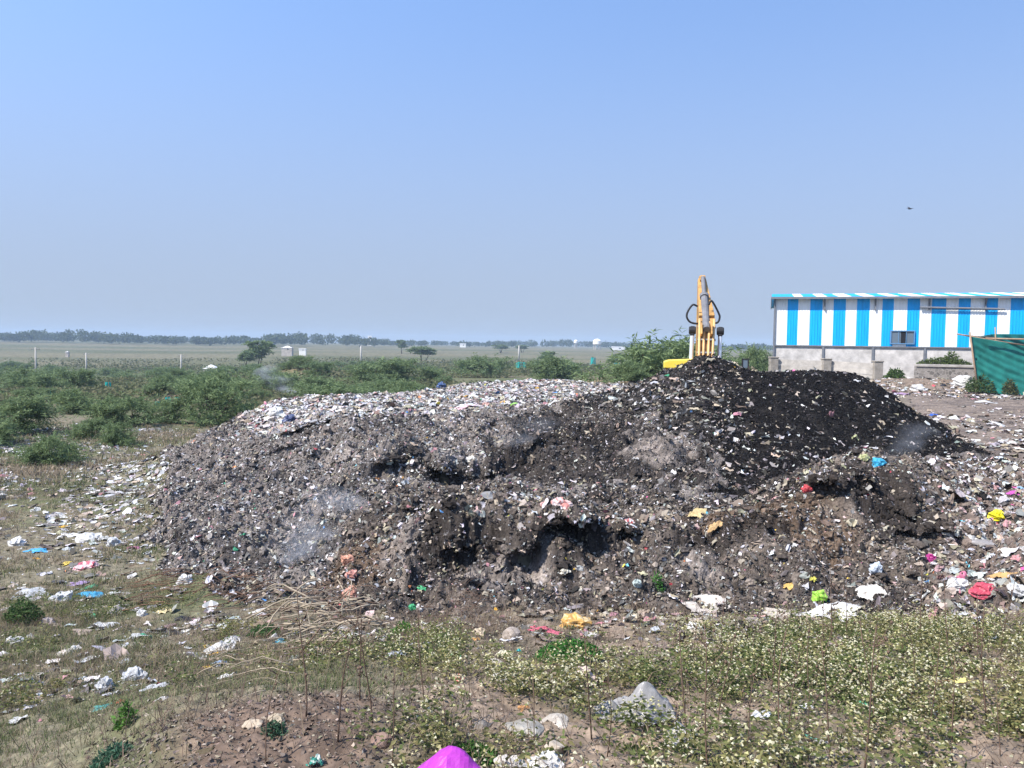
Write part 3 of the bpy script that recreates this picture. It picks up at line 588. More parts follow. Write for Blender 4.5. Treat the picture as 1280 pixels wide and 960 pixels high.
for (Y0, Y1, N, h0, h1, wd) in [(3.4, 8, 120000, 0.015, 0.09, 0.005), (8, 14, 220000, 0.02, 0.12, 0.008), (14, 24, 200000, 0.03, 0.15, 0.014), (24, 42, 130000, 0.06, 0.26, 0.032)]:
    X, Y = scatter(-300, 560, Y0, Y1, N, grass_left, rng)
    gp.append(blades(X, Y, rng.uniform(h0, h1, len(X)), np.full(len(X), wd) * rng.uniform(0.6, 1.4, len(X)), gcolor(X, Y), rng, 0.8))
v, f, c = merge(gp)
tag(np_mesh('grass', v, f, M_leaf, c), 'short dry and green grass growing between the scattered plastic bags', 'grass', kind='stuff')

def weed_mask(X, Y):
    px = X / Y * FPX + 640
    n = fbm(X * 0.7, Y * 0.7, 111, 4)
    d = sstep(-0.42, 0.05, n) * sstep(9.9, 8.6, Y + 0.8 * n) * sstep(430, 560, px)
    d = np.maximum(d, 0.7 * sstep(0.0, 0.3, n) * sstep(250, 330, px) * sstep(9, 8, Y) * sstep(5.9, 6.4, Y))
    d = np.maximum(d, 0.55 * sstep(0.05, 0.3, fbm(X * 0.8, Y * 0.8, 117, 3)) * sstep(430, 300, px) * sstep(6.0, 7.0, Y))
    d = d * (0.22 + 0.78 * sstep(-0.15, 0.2, fbm(X * 2.3, Y * 2.3, 119, 3)))
    mid = sstep(560, 600, px) * sstep(900, 820, px) * sstep(6.4, 7.2, Y)
    return d * (1 - 0.85 * mid)
def weeds_at(N, Y0, Y1):
    X, Y = scatter(-150, 1560, Y0, Y1, N, lambda x, y: off(x, y) & (rng.random(len(x)) < weed_mask(x, y)), rng)
    return X, Y
def puffs(P, s, col, rg):
    """tiny three-sided double cones: flower heads"""
    N = len(P); a0 = rg.uniform(0, 6.28, N); V = np.zeros((N, 5, 3))
    for k in range(3):
        a = a0 + k * 2.0944; V[:, k] = P + np.stack([np.cos(a) * s, np.sin(a) * s, rg.normal(size=N) * s * .35], -1)
    V[:, 3] = P + np.stack([rg.normal(size=N) * s * .3, rg.normal(size=N) * s * .3, s * .7], -1); V[:, 4] = P - np.stack([0 * s, 0 * s, s * .6], -1)
    f0 = np.array([[0, 1, 3], [1, 2, 3], [2, 0, 3], [1, 0, 4], [2, 1, 4], [0, 2, 4]])
    return V.reshape(-1, 3), (np.arange(N)[:, None, None] * 5 + f0).reshape(-1, 3), np.repeat(col, 5, 0)
def leaves(P, L, Wd, col, rg, up=0.4):
    N = len(P); d = rg.normal(size=(N, 3)); d[:, 2] = np.abs(d[:, 2]) * up; d /= np.linalg.norm(d, axis=1, keepdims=True)
    q = rg.normal(size=(N, 3)); s = np.cross(d, q); s /= np.linalg.norm(s, axis=1, keepdims=True)
    V = np.zeros((N, 4, 3)); V[:, 0] = P; V[:, 1] = P + d * (L * .5)[:, None] + s * (Wd * .5)[:, None]; V[:, 2] = P + d * L[:, None] - np.array([0, 0, 1]) * (L * .12)[:, None]; V[:, 3] = P + d * (L * .5)[:, None] - s * (Wd * .5)[:, None]
    return V.reshape(-1, 3), (np.arange(N)[:, None, None] * 4 + np.array([[0, 1, 2], [0, 2, 3]])).reshape(-1, 3), np.repeat(col, 4, 0)
X, Y = weeds_at(12500, 3.0, 13); NP_ = len(X); hh = 0.05 + 0.25 * rng.random(NP_) ** 1.5; rr = rng.uniform(0.06, 0.2, NP_)
tint = 0.5 + 0.5 * fbm(X * 1.3, Y * 1.3, 131, 3)
K = 34
a = rng.uniform(0, 6.28, (NP_, K)); q = np.sqrt(rng.random((NP_, K))) * rr[:, None]
PX = X[:, None] + np.cos(a) * q; PY = Y[:, None] + np.sin(a) * q
PZ = height(PX.ravel(), PY.ravel()).reshape(PX.shape) + hh[:, None] * rng.random((NP_, K)) ** 0.8
P = np.stack([PX, PY, PZ], -1).reshape(-1, 3); tt = np.repeat(tint, K)
lc = mixc(np.broadcast_to(C(0.105, 0.135, 0.045), P.shape), C(0.23, 0.205, 0.09), sstep(0.3, 0.8, tt + 0.2 * rng.normal(size=len(tt))))
lc = lc * rng.uniform(0.6, 1.4, (len(P), 1))
v1 = leaves(P, rng.uniform(0.025, 0.065, len(P)), rng.uniform(0.012, 0.026, len(P)), lc, rng)
K = 14
a = rng.uniform(0, 6.28, (NP_, K)); q = np.sqrt(rng.random((NP_, K))) * rr[:, None]
PX = X[:, None] + np.cos(a) * q; PY = Y[:, None] + np.sin(a) * q
keep = (rng.random((NP_, K)) < ((0.3 + 0.7 * sstep(-0.3, 0.2, fbm(X * 1.1, Y * 1.1, 137, 3))) * (0.18 + .82 * sstep(380, 520, X / Y * FPX + 640)))[:, None]).ravel()
PZ = height(PX.ravel(), PY.ravel()).reshape(PX.shape) + hh[:, None] * rng.uniform(0.65, 1.12, (NP_, K))
P = np.stack([PX, PY, PZ], -1).reshape(-1, 3)[keep]
fc = np.array([(0.68, 0.64, 0.39), (0.72, 0.69, 0.50), (0.56, 0.53, 0.26), (0.66, 0.63, 0.45)])[rng.integers(0, 4, len(P))] * rng.uniform(0.75, 1.05, (len(P), 1))
v2 = puffs(P, rng.uniform(0.006, 0.0155, len(P)), fc, rng)
v, f, c = merge([v1, v2])
tag(np_mesh('flowering_weeds', v, f, M_leaf, c), 'low green weeds covered in tiny cream flowers in front of the heap', 'weeds', kind='stuff')
# dry undergrowth of straw between the weeds and the heap
def straw_mask(X, Y):
    px = X / Y * FPX + 640
    d = 0.18 + sstep(0.0, 0.4, fbm(X * 0.9, Y * 0.9, 141, 3)) * 0.5 + sstep(90, 30, np.abs(px - 575)) * sstep(8.3, 9.5, Y) + 0.4 * sstep(9.0, 10.0, Y) * sstep(1000, 1100, px)
    return off(X, Y) & (rng.random(len(X)) < d)
X, Y = scatter(-200, 1560, 3.2, 11.8, 95000, straw_mask, rng)
cc = np.array([(0.3, 0.24, 0.16), (0.2, 0.15, 0.11), (0.24, 0.17, 0.13)])[rng.integers(0, 3, len(X))] * rng.uniform(0.6, 1.2, (len(X), 1))
v, f, c = blades(X, Y, 0.03 + 0.27 * rng.random(len(X)) ** 2, rng.uniform(0.003, 0.007, len(X)), cc, rng, 1.3)
tag(np_mesh('dry_undergrowth', v, f, M_leaf, c), 'thin dry straw-coloured undergrowth at the foot of the front ridge', 'dry grass', kind='stuff')

# ------------------------------------------------------------------ bushes and trees
def bush_mesh(name, seed, W_, H_, twigs, per, tall=False, leaf=(0.16, 0.38), wide=(0.035, 0.075)):
    rg = np.random.default_rng(seed); Ps, Ds = [], []
    stems = MB()
    lobes = [(rg.uniform(-.32, .32) * W_, rg.uniform(-.32, .32) * W_, rg.uniform(.10, .74) * H_ if not tall else rg.uniform(.45, .85) * H_) for _ in range(11)]
    for k in range(twigs):
        lx, ly, lz = lobes[rg.integers(0, 11)]
        if not tall and k % 4 == 0:
            a0 = rg.uniform(0, 6.283); q0 = rg.uniform(.05, .36) * W_; lx, ly, lz = q0 * math.cos(a0), q0 * math.sin(a0), .10 * H_
        th = rg.uniform(0, 2 * math.pi); el = rg.uniform(-0.25, 1.3); r = rg.uniform(0.45, 1.0) * W_ * 0.24
        dirv = np.array([math.cos(th) * math.cos(el), math.sin(th) * math.cos(el), math.sin(el) * 0.75])
        p = np.array([lx, ly, lz]) * 0.9 + dirv * r * 0.25
        L = r * rg.uniform(0.8, 1.6); m = per
        s = np.linspace(0, 1, m)[:, None]
        arc = p + dirv * L * s; arc[:, 2] += (-0.35 * L * (s ** 2))[:, 0] * rg.uniform(0.2, 1.4)
        arc += rg.normal(size=arc.shape) * 0.05 * W_ / 5
        Ps.append(arc); Ds.append(np.repeat(dirv[None], m, 0))
    P = np.concatenate(Ps); D = np.concatenate(Ds); N = len(P)
    P[:, 2] = np.maximum(P[:, 2], 0.08 + 0.2 * rg.random(N))
    d = D * 0.6 + rg.normal(size=(N, 3)) * 0.75; d[:, 2] *= 0.7; d /= np.linalg.norm(d, axis=1, keepdims=True)
    q = rg.normal(size=(N, 3)) * 0.6 + np.array([0, 0, 1]); sd = np.cross(d, q); sd /= np.linalg.norm(sd, axis=1, keepdims=True)
    L = rg.uniform(*leaf, N); Wd = rg.uniform(*wide, N)
    V = np.zeros((N, 4, 3)); V[:, 0] = P; V[:, 1] = P + d * (L * .45)[:, None] + sd * (Wd * .5)[:, None]; V[:, 2] = P + d * L[:, None] - np.array([0, 0, .1]) * L[:, None]; V[:, 3] = P + d * (L * .45)[:, None] - sd * (Wd * .5)[:, None]
    F = np.arange(N * 4).reshape(-1, 4)
    n_ = rg.random((N, 1)); col = np.array([0.11, 0.165, 0.07]) * (1 - n_) + np.array([0.24, 0.31, 0.15]) * n_
    for k in range(7 if not tall else 3):
        lx, ly, lz = lobes[k]
        b = rg.uniform(-.08, .08, 2) * W_
        stems.tube([(b[0], b[1], -0.3), (lx * .3 + b[0], ly * .3 + b[1], lz * .5), (lx * .9, ly * .9, lz * .95)], 0.035 if not tall else 0.12, 5, r2=0.012)
    return V.reshape(-1, 3), F, np.repeat(col, 4, 0), stems
def make_bush(seed, W_, H_, tw, per, tall=False, **kw):
    r = thing('bush', None, None); v, f, c, st = bush_mesh('crown', seed, W_, H_, tw, per, tall, **kw)
    np_mesh('crown', v, f, M_leaf, c, parent=r); st.build('trunk', M_bark, r, smooth=True)
    return r
PROTO_B = [make_bush(s, 5.0, 2.6, 230, 36) for s in (1, 2, 3, 4, 5)]
PROTO_T = [make_bush(s, 4.6, 6.5, 220, 26, True, leaf=(.3, .65), wide=(.12, .26)) for s in (11, 12)]
USED = set()
def plant(proto, name, px, py, wpx, hpx, label, cat, group=None, rz=None, Y=None):
    """stand a bush or tree where the pixel's ground is; size follows its depth"""
    if Y is None: p = hit(px, py)
    else:
        X_ = (px - 640) / FPX * Y; p = np.array([X_, Y, float(height(X_, Y))])
    Yd = p[1]
    if id(proto) in USED: o = copy_tree(proto)
    else: o = proto; USED.add(id(proto))
    o.name = name; base_w, base_h = (5.0, 2.6) if proto in PROTO_B else (4.6, 6.5)
    sx = wpx * Yd / FPX / base_w; sz = hpx * Yd / FPX / base_h
    o.location = (p[0], p[1], p[2]); o.scale = (sx, sx, sz); o.rotation_euler = (0, 0, random.uniform(0, 6.28) if rz is None else rz)
    return tag(o, label, cat, group)
NAMED_BUSH = [
 (15, 541, 120, 52, 'dark green thorn bush at the left edge of the grass'),
 (98, 516, 84, 36, 'bright green thorn bush with two teal tree guards behind it'),
 (160, 533, 98, 48, 'rounded dark green thorn bush standing alone at the edge of the littered grass'),
 (268, 530, 130, 66, 'large pale green thorn bush just left of the grey heap'),
 (66, 579, 86, 48, 'dusty dark bush on the brown bank, lowest of the left bushes'),
 (108, 549, 58, 30, 'small olive bush between the bank bush and the rounded bush'),
 (150, 556, 60, 34, 'thin brownish bush in front of the rounded dark bush'),
 (40, 503, 60, 24, 'low green bush in front of the dry brown strip'),
 (205, 528, 60, 30, 'small green bush beside the teal tree guards left of the heap'),
 (-40, 560, 120, 60, 'dark bush cut off by the left edge'),
 (692, 476, 84, 36, 'round green bush rising behind the pale litter plateau'),
 (792, 476, 62, 30, 'small green bush below the big thorn bush behind the plateau'),
 (600, 472, 90, 34, 'wide green bush behind the earth hump at the back of the plateau'),
 (480, 480, 110, 36, 'spreading green bush right behind the heap top, under the middle pole'),
 (340, 492, 90, 40, 'green bush behind the thin smoke on the heap top'),
]
for i, (px, py, wp, hp, lab) in enumerate(NAMED_BUSH):
    plant(PROTO_B[i % 5], 'thorn_bush', px, py, wp, hp, lab, 'bush', 'thorn bushes around the dump')
plant(PROTO_B[2], 'thorn_bush', 814, 470, 205, 84, 'big dark green umbrella-shaped thorn bush left of the excavator boom', 'bush', 'thorn bushes around the dump', Y=52)
plant(PROTO_B[4], 'thorn_bush', 918, 455, 74, 52, 'thorn bush just right of the excavator boom', 'bush', 'thorn bushes around the dump', Y=60)
plant(PROTO_B[1], 'thorn_bush', 950, 458, 66, 38, 'thorn bush beside the left corner of the striped shed', 'bush', 'thorn bushes around the dump', Y=85)
# scrub belt: countable bushes that look alike
k = 0
rs = random.Random(3)
GPX = [(52, 500), (60, 500), (135, 489), (197, 511), (210, 508), (222, 505), (580, 464), (607, 464), (622, 464), (650, 464), (741, 457), (771, 458)]
GH = [hit(a_, b_) for a_, b_ in GPX]
while k < 140:
    px = rs.uniform(-120, 800); Yd = 60 * (280 / 60) ** rs.random()
    if px < 330: py_dense = 0.8
    else: py_dense = 1.0
    if rs.random() > py_dense: continue
    if px < 330 and 95 < Yd < 130 and rs.random() < .6: continue
    wm = rs.uniform(2.6, 7.0); hm_ = wm * rs.uniform(0.34, 0.52)
    if any(Yd < g_[1] + 3 and abs((px - 640) / FPX - g_[0] / g_[1]) * Yd < wm * .5 + .4 for g_ in GH): continue
    plant(PROTO_B[k % 5], 'thorn_bush', px, 0, wm * FPX / Yd, hm_ * FPX / Yd, 'feathery green thorn bush in the scrub belt beyond the dump', 'bush', 'bushes of the scrub belt beyond the dump', Y=Yd); k += 1
NAMED_TREE = [
 (322, 460, 34, 42, 230, 'tall thin tree with an airy crown left of the white shacks'),
 (308, 462, 22, 28, 225, 'small dark tree close beside the tall thin tree'),
 (502, 438, 14, 20, 520, 'lone dark tree on the field edge right of the middle pole'),
 (528, 449, 32, 22, 330, 'round greyish tree in front of the far field, centre left'),
 (683, 450, 24, 20, 300, 'grey-brown tree above the scrub, right of the pole with two tree guards'),
 (625, 440, 20, 12, 600, 'low broad tree on the far field edge, in the middle'),
 (770, 446, 30, 20, 260, 'greyish tree between the big thorn bush and the water tower'),
 (652, 440, 16, 11, 620, 'small far tree behind the pole with two tree guards'),
]
for i, (px, py, wp, hp, Yd, lab) in enumerate(NAMED_TREE):
    plant(PROTO_T[i % 2], 'field_tree', px, py, wp, hp, lab, 'tree', Y=Yd)
# far wood along the horizon: one mass
parts = []; rgw = np.random.default_rng(77)
for k in range(760):
    px = rgw.uniform(-420, 1700); 
    Yd = rgw.uniform(780, 1000) if px < 480 else rgw.uniform(1000, 1500)
    dens = 1.0 if px < 470 else 0.85
    if rgw.random() > dens: continue
    hgt = rgw.uniform(7, 12) * (1.0 + 0.25 * math.sin(px * 0.02)) * (0.85 if px > 480 else 1.0); wd = rgw.uniform(9, 20)
    X_ = (px - 640) / FPX * Yd; z = float(height(X_, Yd)); N = 150
    q = rgw.normal(size=(N, 3)); q /= np.linalg.norm(q, axis=1, keepdims=True); q *= rgw.uniform(0.55, 1.0, (N, 1))
    P = np.stack([X_ + q[:, 0] * wd * .5, Yd + q[:, 1] * wd * .5, z + hgt * (0.55 + q[:, 2] * .45)], -1)
    n_ = rgw.random((N, 1)); col = np.array([0.045, 0.07, 0.03]) * (1 - n_) + np.array([0.08, 0.105, 0.045]) * n_
    parts.append(leaves(P, rgw.uniform(1.6, 3.2, N), rgw.uniform(1.2, 2.2, N), col, rgw, 1.0))
v, f, c = merge(parts)
tag(np_mesh('far_wood', v, f, M_leaf, c), 'hazy blue-green belt of trees along the horizon', 'wood', kind='stuff')
# tufts of scrub and rows on the mid ground, too many and small to count
parts = []; N = 16000
Yd = 55 * (330 / 55) ** rgw.random(N); px = rgw.uniform(-350, 1000, N); X_ = (px - 640) / FPX * Yd
k = (fbm(X_ * 0.03, Yd * 0.03, 151, 3) > -0.15) & ~((px > 780) & (Yd < 90)); X_, Yd = X_[k], Yd[k]
P = np.stack([X_, Yd, height(X_, Yd)], -1); P = np.repeat(P, 7, 0); s = np.repeat(0.45 + 0.0045 * Yd, 7)
P = P + np.stack([rgw.normal(size=len(P)) * s, rgw.normal(size=len(P)) * s, rgw.random(len(P)) * s * .7], -1)
n_ = rgw.random((len(P), 1)); col = np.array([0.09, 0.115, 0.05]) * (1 - n_) + np.array([0.17, 0.16, 0.09]) * n_
v, f, c = leaves(P, s * .55, s * .25, col, rgw, .5)
tag(np_mesh('low_scrub', v, f, M_leaf, c), 'low dry scrub covering the valley beyond the dump', 'scrub', kind='stuff')


# ------------------------------------------------------------------ air
def box_obj(name, lo, hi, m):
    b = MB(); b.box([(a + c_) / 2 for a, c_ in zip(lo, hi)], [c_ - a for a, c_ in zip(lo, hi)]); return b.build(name, m)
HAZE = 0.00034
mh = bpy.data.materials.new('haze'); mh.use_nodes = True; t = mh.node_tree; t.nodes.remove(t.nodes['Principled BSDF'])
pv = t.nodes.new('ShaderNodeVolumePrincipled'); pv.inputs['Color'].default_value = (0.62, 0.80, 1.0, 1); pv.inputs['Density'].default_value = HAZE
pv.inputs['Anisotropy'].default_value = 0.0
t.links.new(pv.outputs[0], t.nodes['Material Output'].inputs['Volume'])
hz = box_obj('haze', (-2700, -60, float(ZZ.min()) - 1.5), (2700, 2720, CZ + 26), mh); tag(hz, 'pale blue haze lying over the fields', 'haze', kind='stuff')

# ------------------------------------------------------------------ striped shed
M_white = mat('white_sheet', (0.81, 0.81, 0.79), rough=0.45, noise=(3.0, 0.10), nscale=(1, 1, .15))
M_blue = mat('blue_sheet', (0.006, 0.37, 0.78), rough=0.45, noise=(3.0, 0.16), nscale=(1, 1, .15))
M_steel = mat('dull_steel', (0.16, 0.17, 0.19), rough=0.6, noise=(3, 0.2))
M_plaster = mat('grey_plaster', (0.50, 0.475, 0.45), rough=0.95, noise=(1.3, 0.35), bump=0.4, bscale=12)
M_conc = mat('weathered_concrete', (0.42, 0.39, 0.355), rough=0.95, noise=(1.6, 0.3), bump=0.4, bscale=9)
M_concdark = mat('concrete_post', (0.30, 0.27, 0.235), rough=0.95, noise=(2.2, 0.3), bump=0.4, bscale=9)
M_glass = mat('window_glass', (0.12, 0.16, 0.20), rough=0.15, spec=0.6)
M_darkin = mat('painted_dark_interior', (0.015, 0.016, 0.02), rough=0.9)
M_bframe = mat('blue_frame', (0.12, 0.25, 0.42), rough=0.5)
A0 = at(968, 431, 63.0); A1 = at(1280, 435.4, 57.6)
fd = Vector((A1.x - A0.x, A1.y - A0.y, 0)); SC = fd.length / 20.05; fd.normalize(); bd = Vector((-fd.y, fd.x, 0))   # along, into the shed
rzS = math.atan2(fd.y, fd.x); SB = A0.z; ST = at(968, 373.2, 63).z; NST = 44; LEN = NST * SC; DEP = 17.0
shed = thing('striped_shed', 'long metal shed clad in sky blue and white vertical stripes on a grey masonry base', 'shed', (A0.x, A0.y, SB), rzS)
GZ = -2.75 + CZ - SB
edges = [0.0] + [SC * (i + 0.06 * math.sin(i * 2.3)) for i in range(1, NST)] + [LEN]
def ribs(name, x_edges, first_white, L, org, ux, uy, un, z1, parent, off_=0.0):
    """trapezoid-ribbed sheet: runs along ux, up uy, ribs stand out along un; stripes alternate"""
    p = 0.2; prof = [(0, 0), (0.11, 0), (0.13, 0.022), (0.17, 0.022), (0.19, 0)]
    vs_, fs, mi = [], [], []; x = 0; k = 0
    xs = []
    while x < L - 1e-6:
        for a, b in prof:
            if x + a < L: xs.append((x + a, b))
        x += p
    xs.append((L, 0)); org = Vector(org); ux, uy, un = Vector(ux), Vector(uy), Vector(un)
    for a, b in xs: vs_ += [org + ux * a + un * b, org + ux * a + un * b + uy * z1]
    for i in range(len(xs) - 1):
        c_ = (xs[i][0] + xs[i + 1][0]) / 2; s_ = sum(1 for e in x_edges[1:-1] if e + off_ < c_)
        fs.append((2 * i, 2 * i + 2, 2 * i + 3, 2 * i + 1)); mi.append((s_ + (0 if first_white else 1)) % 2)
    b = MB(); b.add(vs_, fs); b.mi = mi; return b.build(name, [M_white, M_blue], parent)
HT = ST - SB
ribs('front_cladding', edges, True, LEN, (0, 0, 0), (1, 0, 0), (0, 0, 1), (0, -1, 0), HT, shed)
ribs('side_cladding', [0, 2, 4, 6, 8, 10, 12, 14, DEP], True, DEP, (0, DEP, 0), (0, -1, 0), (0, 0, 1), (-1, 0, 0), HT, shed)
rise = 0.85; sl_ = math.hypot(DEP / 2 + 0.5, rise)
uyr = Vector((0, (DEP / 2 + 0.5) / sl_, rise / sl_)); unr = Vector((0, -uyr.z, uyr.y))
ribs('roof_sheet', edges, False, LEN + 0.4, (-0.3, -0.5, HT + 0.05), (1, 0, 0), uyr, unr, sl_, shed, off_=0.75)
uyr2 = Vector((0, -uyr.y, uyr.z))
ribs('roof_sheet', edges, False, LEN + 0.4, (-0.3, DEP + 0.5, HT + 0.05), (1, 0, 0), uyr2, Vector((0, uyr.z, uyr.y)), sl_, shed, off_=0.75)
b = MB(); b.box((LEN / 2 - .1, -0.53, HT + 0.02), (LEN + 0.5, 0.07, 0.17)); b.box((-0.33, DEP / 2, HT + 0.02), (0.06, DEP + 1, 0.14)); b.build('eave_gutter', M_steel, shed)
b = MB(); b.add([(-0.06, 0, HT), (-0.06, DEP, HT), (-0.06, DEP / 2, HT + rise)], [(0, 1, 2)]); b.add([(0.0, 0, HT), (0.0, DEP, HT), (0.0, DEP / 2, HT + rise)], [(2, 1, 0)]); b.build('gable_end', M_white, shed)
b = MB(); b.box((LEN / 2, 0.14, GZ / 2), (LEN, 0.26, -GZ + 0.02)); b.box((0.13, DEP / 2, GZ / 2), (0.26, DEP - .4, -GZ + 0.01)); b.build('masonry_base', M_plaster, shed)
b = MB(); b.box((LEN / 2, -0.06, -0.05), (LEN, 0.1, 0.09)); b.build('base_flashing', M_steel, shed)
px_col = [0.12, 65.3, 129.5, 194, 259]
for q in px_col[1:]:
    x_ = q / 311 * 20.05 * SC
    b = MB(); b.box((x_, -0.04, GZ / 2 - 0.06), (0.16, 0.12, -GZ - 0.08)); b.build('base_column', M_steel, shed)
b = MB(); b.box((-0.05, -0.09, (HT + GZ + .6) / 2), (0.13, 0.13, HT - GZ - .6)); b.build('corner_downpipe', M_steel, shed)
for q in (65.3, 130.5, 197, 264, 330):
    x_ = q / 311 * 20.05 * SC
    b = MB(); b.beam((x_, -0.12, HT - 0.9), (x_, -0.12, HT - 0.03), 0.1, 0.14); b.beam((x_, -0.12, HT - 0.55), (x_, -0.5, HT - 0.08), 0.08, 0.07); b.build('eave_bracket', M_steel, shed)
x0_, x1_ = 186 / 311 * 20.05 * SC, 286 / 311 * 20.05 * SC
b = MB(); b.tube([(x0_, -0.22, HT - 0.72), (x1_, -0.22, HT - 0.85)], 0.07, 8); b.build('wall_pipe', M_steel, shed)
wx0, wx1 = 150.5 / 311 * 20.05 * SC, 181 / 311 * 20.05 * SC; wz0, wz1 = 0.17, 1.22
win = MB(); fw = 0.07
for (a, c_, d, e) in [(wx0, wx1, wz0, wz0 + fw), (wx0, wx1, wz1 - fw, wz1), (wx0, wx0 + fw, wz0 + fw, wz1 - fw), (wx1 - fw, wx1, wz0 + fw, wz1 - fw)]:
    win.box(((a + c_) / 2, -0.08, (d + e) / 2), (c_ - a, 0.12, e - d))
wf = win.build('window', M_bframe, shed)
tw = (wx1 - wx0 - 2 * fw) / 3
for i in range(3):
    xa = wx0 + fw + i * tw
    b = MB(); b.box((xa + tw / 2, -0.05 + (0.02 if i == 2 else 0), (wz0 + wz1) / 2), (tw - 0.03, 0.03, wz1 - wz0 - 2 * fw - .01)); b.build('pane', M_darkin if i == 1 and False else M_glass, wf) if i != 1 else None
    b = MB(); b.box((xa + (0 if i else 0.02), -0.085, (wz0 + wz1) / 2), (0.035, 0.05, wz1 - wz0 - 2 * fw)); b.build('mullion', M_bframe, wf)
xa = wx0 + fw + tw
b = MB(); b.box((xa + tw * .65, -0.045, (wz0 + wz1) / 2), (tw * 0.7, 0.02, wz1 - wz0 - 2 * fw)); b.build('gap_shade_sheet', M_darkin, wf)  # near-black sheet: shade of the room behind the open sash, put into colour
b = MB(); b.box((xa + tw * .15, -0.05, (wz0 + wz1) / 2), (tw * 0.28, 0.03, wz1 - wz0 - 2 * fw)); b.build('pane', M_glass, wf)

# precast compound wall in front of the shed's left half
def gpt(px, Y): X_ = (px - 640) / FPX * Y; return Vector((X_, Y, float(height(X_, Y))))
cw = thing('compound_wall', 'low weathered concrete panel wall with square posts in front of the striped shed', 'wall', tuple(gpt(967, 61)))
o0 = Vector(cw.location)
WP = [(967, 447.5, 468, 60.5), (1033, 449.5, 468, 59.2), (1097, 452.5, 475, 57.6)]
pts = []
for px, yt, yb, Y in WP:
    top = at(px, yt, Y); g = at(px, yb, Y); pts.append((top, g)); b = MB()
    b.box(Vector((top.x, top.y, (top.z + g.z) / 2 - .4)) - o0, (0.62, 0.5, top.z - g.z + .8)); b.box(Vector((top.x, top.y, top.z + 0.05)) - o0, (0.7, 0.58, 0.1)); b.build('post', M_concdark, cw, bevel=0.03)
for i in range(2):
    (t0_, g0), (t1_, g1) = pts[i], pts[i + 1]
    for s_, (fa, fb_) in enumerate([(0, .32), (.34, .64), (.66, 1.25)]):
        a = t0_.lerp(g0, fa) - o0 + Vector((.3, .1, -.1)); a2 = t0_.lerp(g0, fb_) - o0 + Vector((.3, .1, -.1)); c_ = t1_.lerp(g1, fa) - o0 + Vector((-.3, .1, -.1)); c2 = t1_.lerp(g1, fb_) - o0 + Vector((-.3, .1, -.1))
        b = MB(); b.beam((a + a2) / 2, (c_ + c2) / 2, 0.1, (a.z - a2.z), side=Vector((0, 1, 0)), h2=(c_.z - c2.z)); b.build('wall_panel', M_conc, cw)

# rubble stone retaining wall with a pale coping
def stone_mat():
    m = mat('rubble_stone', (0.2, 0.18, 0.16), rough=0.95, bump=0.3); t = m.node_tree; b = t.nodes['Principled BSDF']
    tc = t.nodes.new('ShaderNodeTexCoord'); v1 = t.nodes.new('ShaderNodeTexVoronoi'); v1.feature = 'DISTANCE_TO_EDGE'; v1.inputs['Scale'].default_value = 4.2
    v2 = t.nodes.new('ShaderNodeTexVoronoi'); v2.inputs['Scale'].default_value = 4.2
    t.links.new(tc.outputs['Object'], v1.inputs['Vector']); t.links.new(tc.outputs['Object'], v2.inputs['Vector'])
    r1 = t.nodes.new('ShaderNodeValToRGB'); r1.color_ramp.elements[0].position = 0.02; r1.color_ramp.elements[1].position = 0.07
    t.links.new(v1.outputs['Distance'], r1.inputs[0])
    r2 = t.nodes.new('ShaderNodeValToRGB'); r2.color_ramp.elements[0].color = (0.13, 0.12, 0.11, 1); r2.color_ramp.elements[1].color = (0.30, 0.27, 0.245, 1)
    sp = t.nodes.new('ShaderNodeSeparateColor'); t.links.new(v2.outputs['Color'], sp.inputs[0]); t.links.new(sp.outputs[0], r2.inputs[0])
    mx = t.nodes.new('ShaderNodeMix'); mx.data_type = 'RGBA'; mx.inputs[6].default_value = (0.36, 0.33, 0.30, 1); t.links.new(r1.outputs[0], mx.inputs[0]); t.links.new(r2.outputs[0], mx.inputs[7]); t.links.new(mx.outputs[2], b.inputs['Base Color'])
    return m
M_stone = stone_mat()
a = at(1144, 456, 55.8); c_ = at(1330, 460, 54); g = -2.9 + CZ
sw = thing('retaining_wall', 'rubble stone retaining wall with pale coping behind the green shade net', 'wall', (a.x, a.y, g))
o0 = Vector(sw.location)
b = MB(); b.beam(Vector((a.x, a.y, (a.z + g) / 2 - .1)) - o0, Vector((c_.x, c_.y, (c_.z + g) / 2 - .1)) - o0, 0.4, a.z - g, side=Vector((0, 1, 0)), h2=c_.z - g); b.build('stone_body', M_stone, sw)
b = MB(); b.beam(a - o0 + Vector((0, 0, -.03)), c_ - o0 + Vector((0, 0, -.03)), 0.55, 0.18, side=Vector((0, 1, 0))); b.build('coping', M_conc, sw, bevel=0.02)

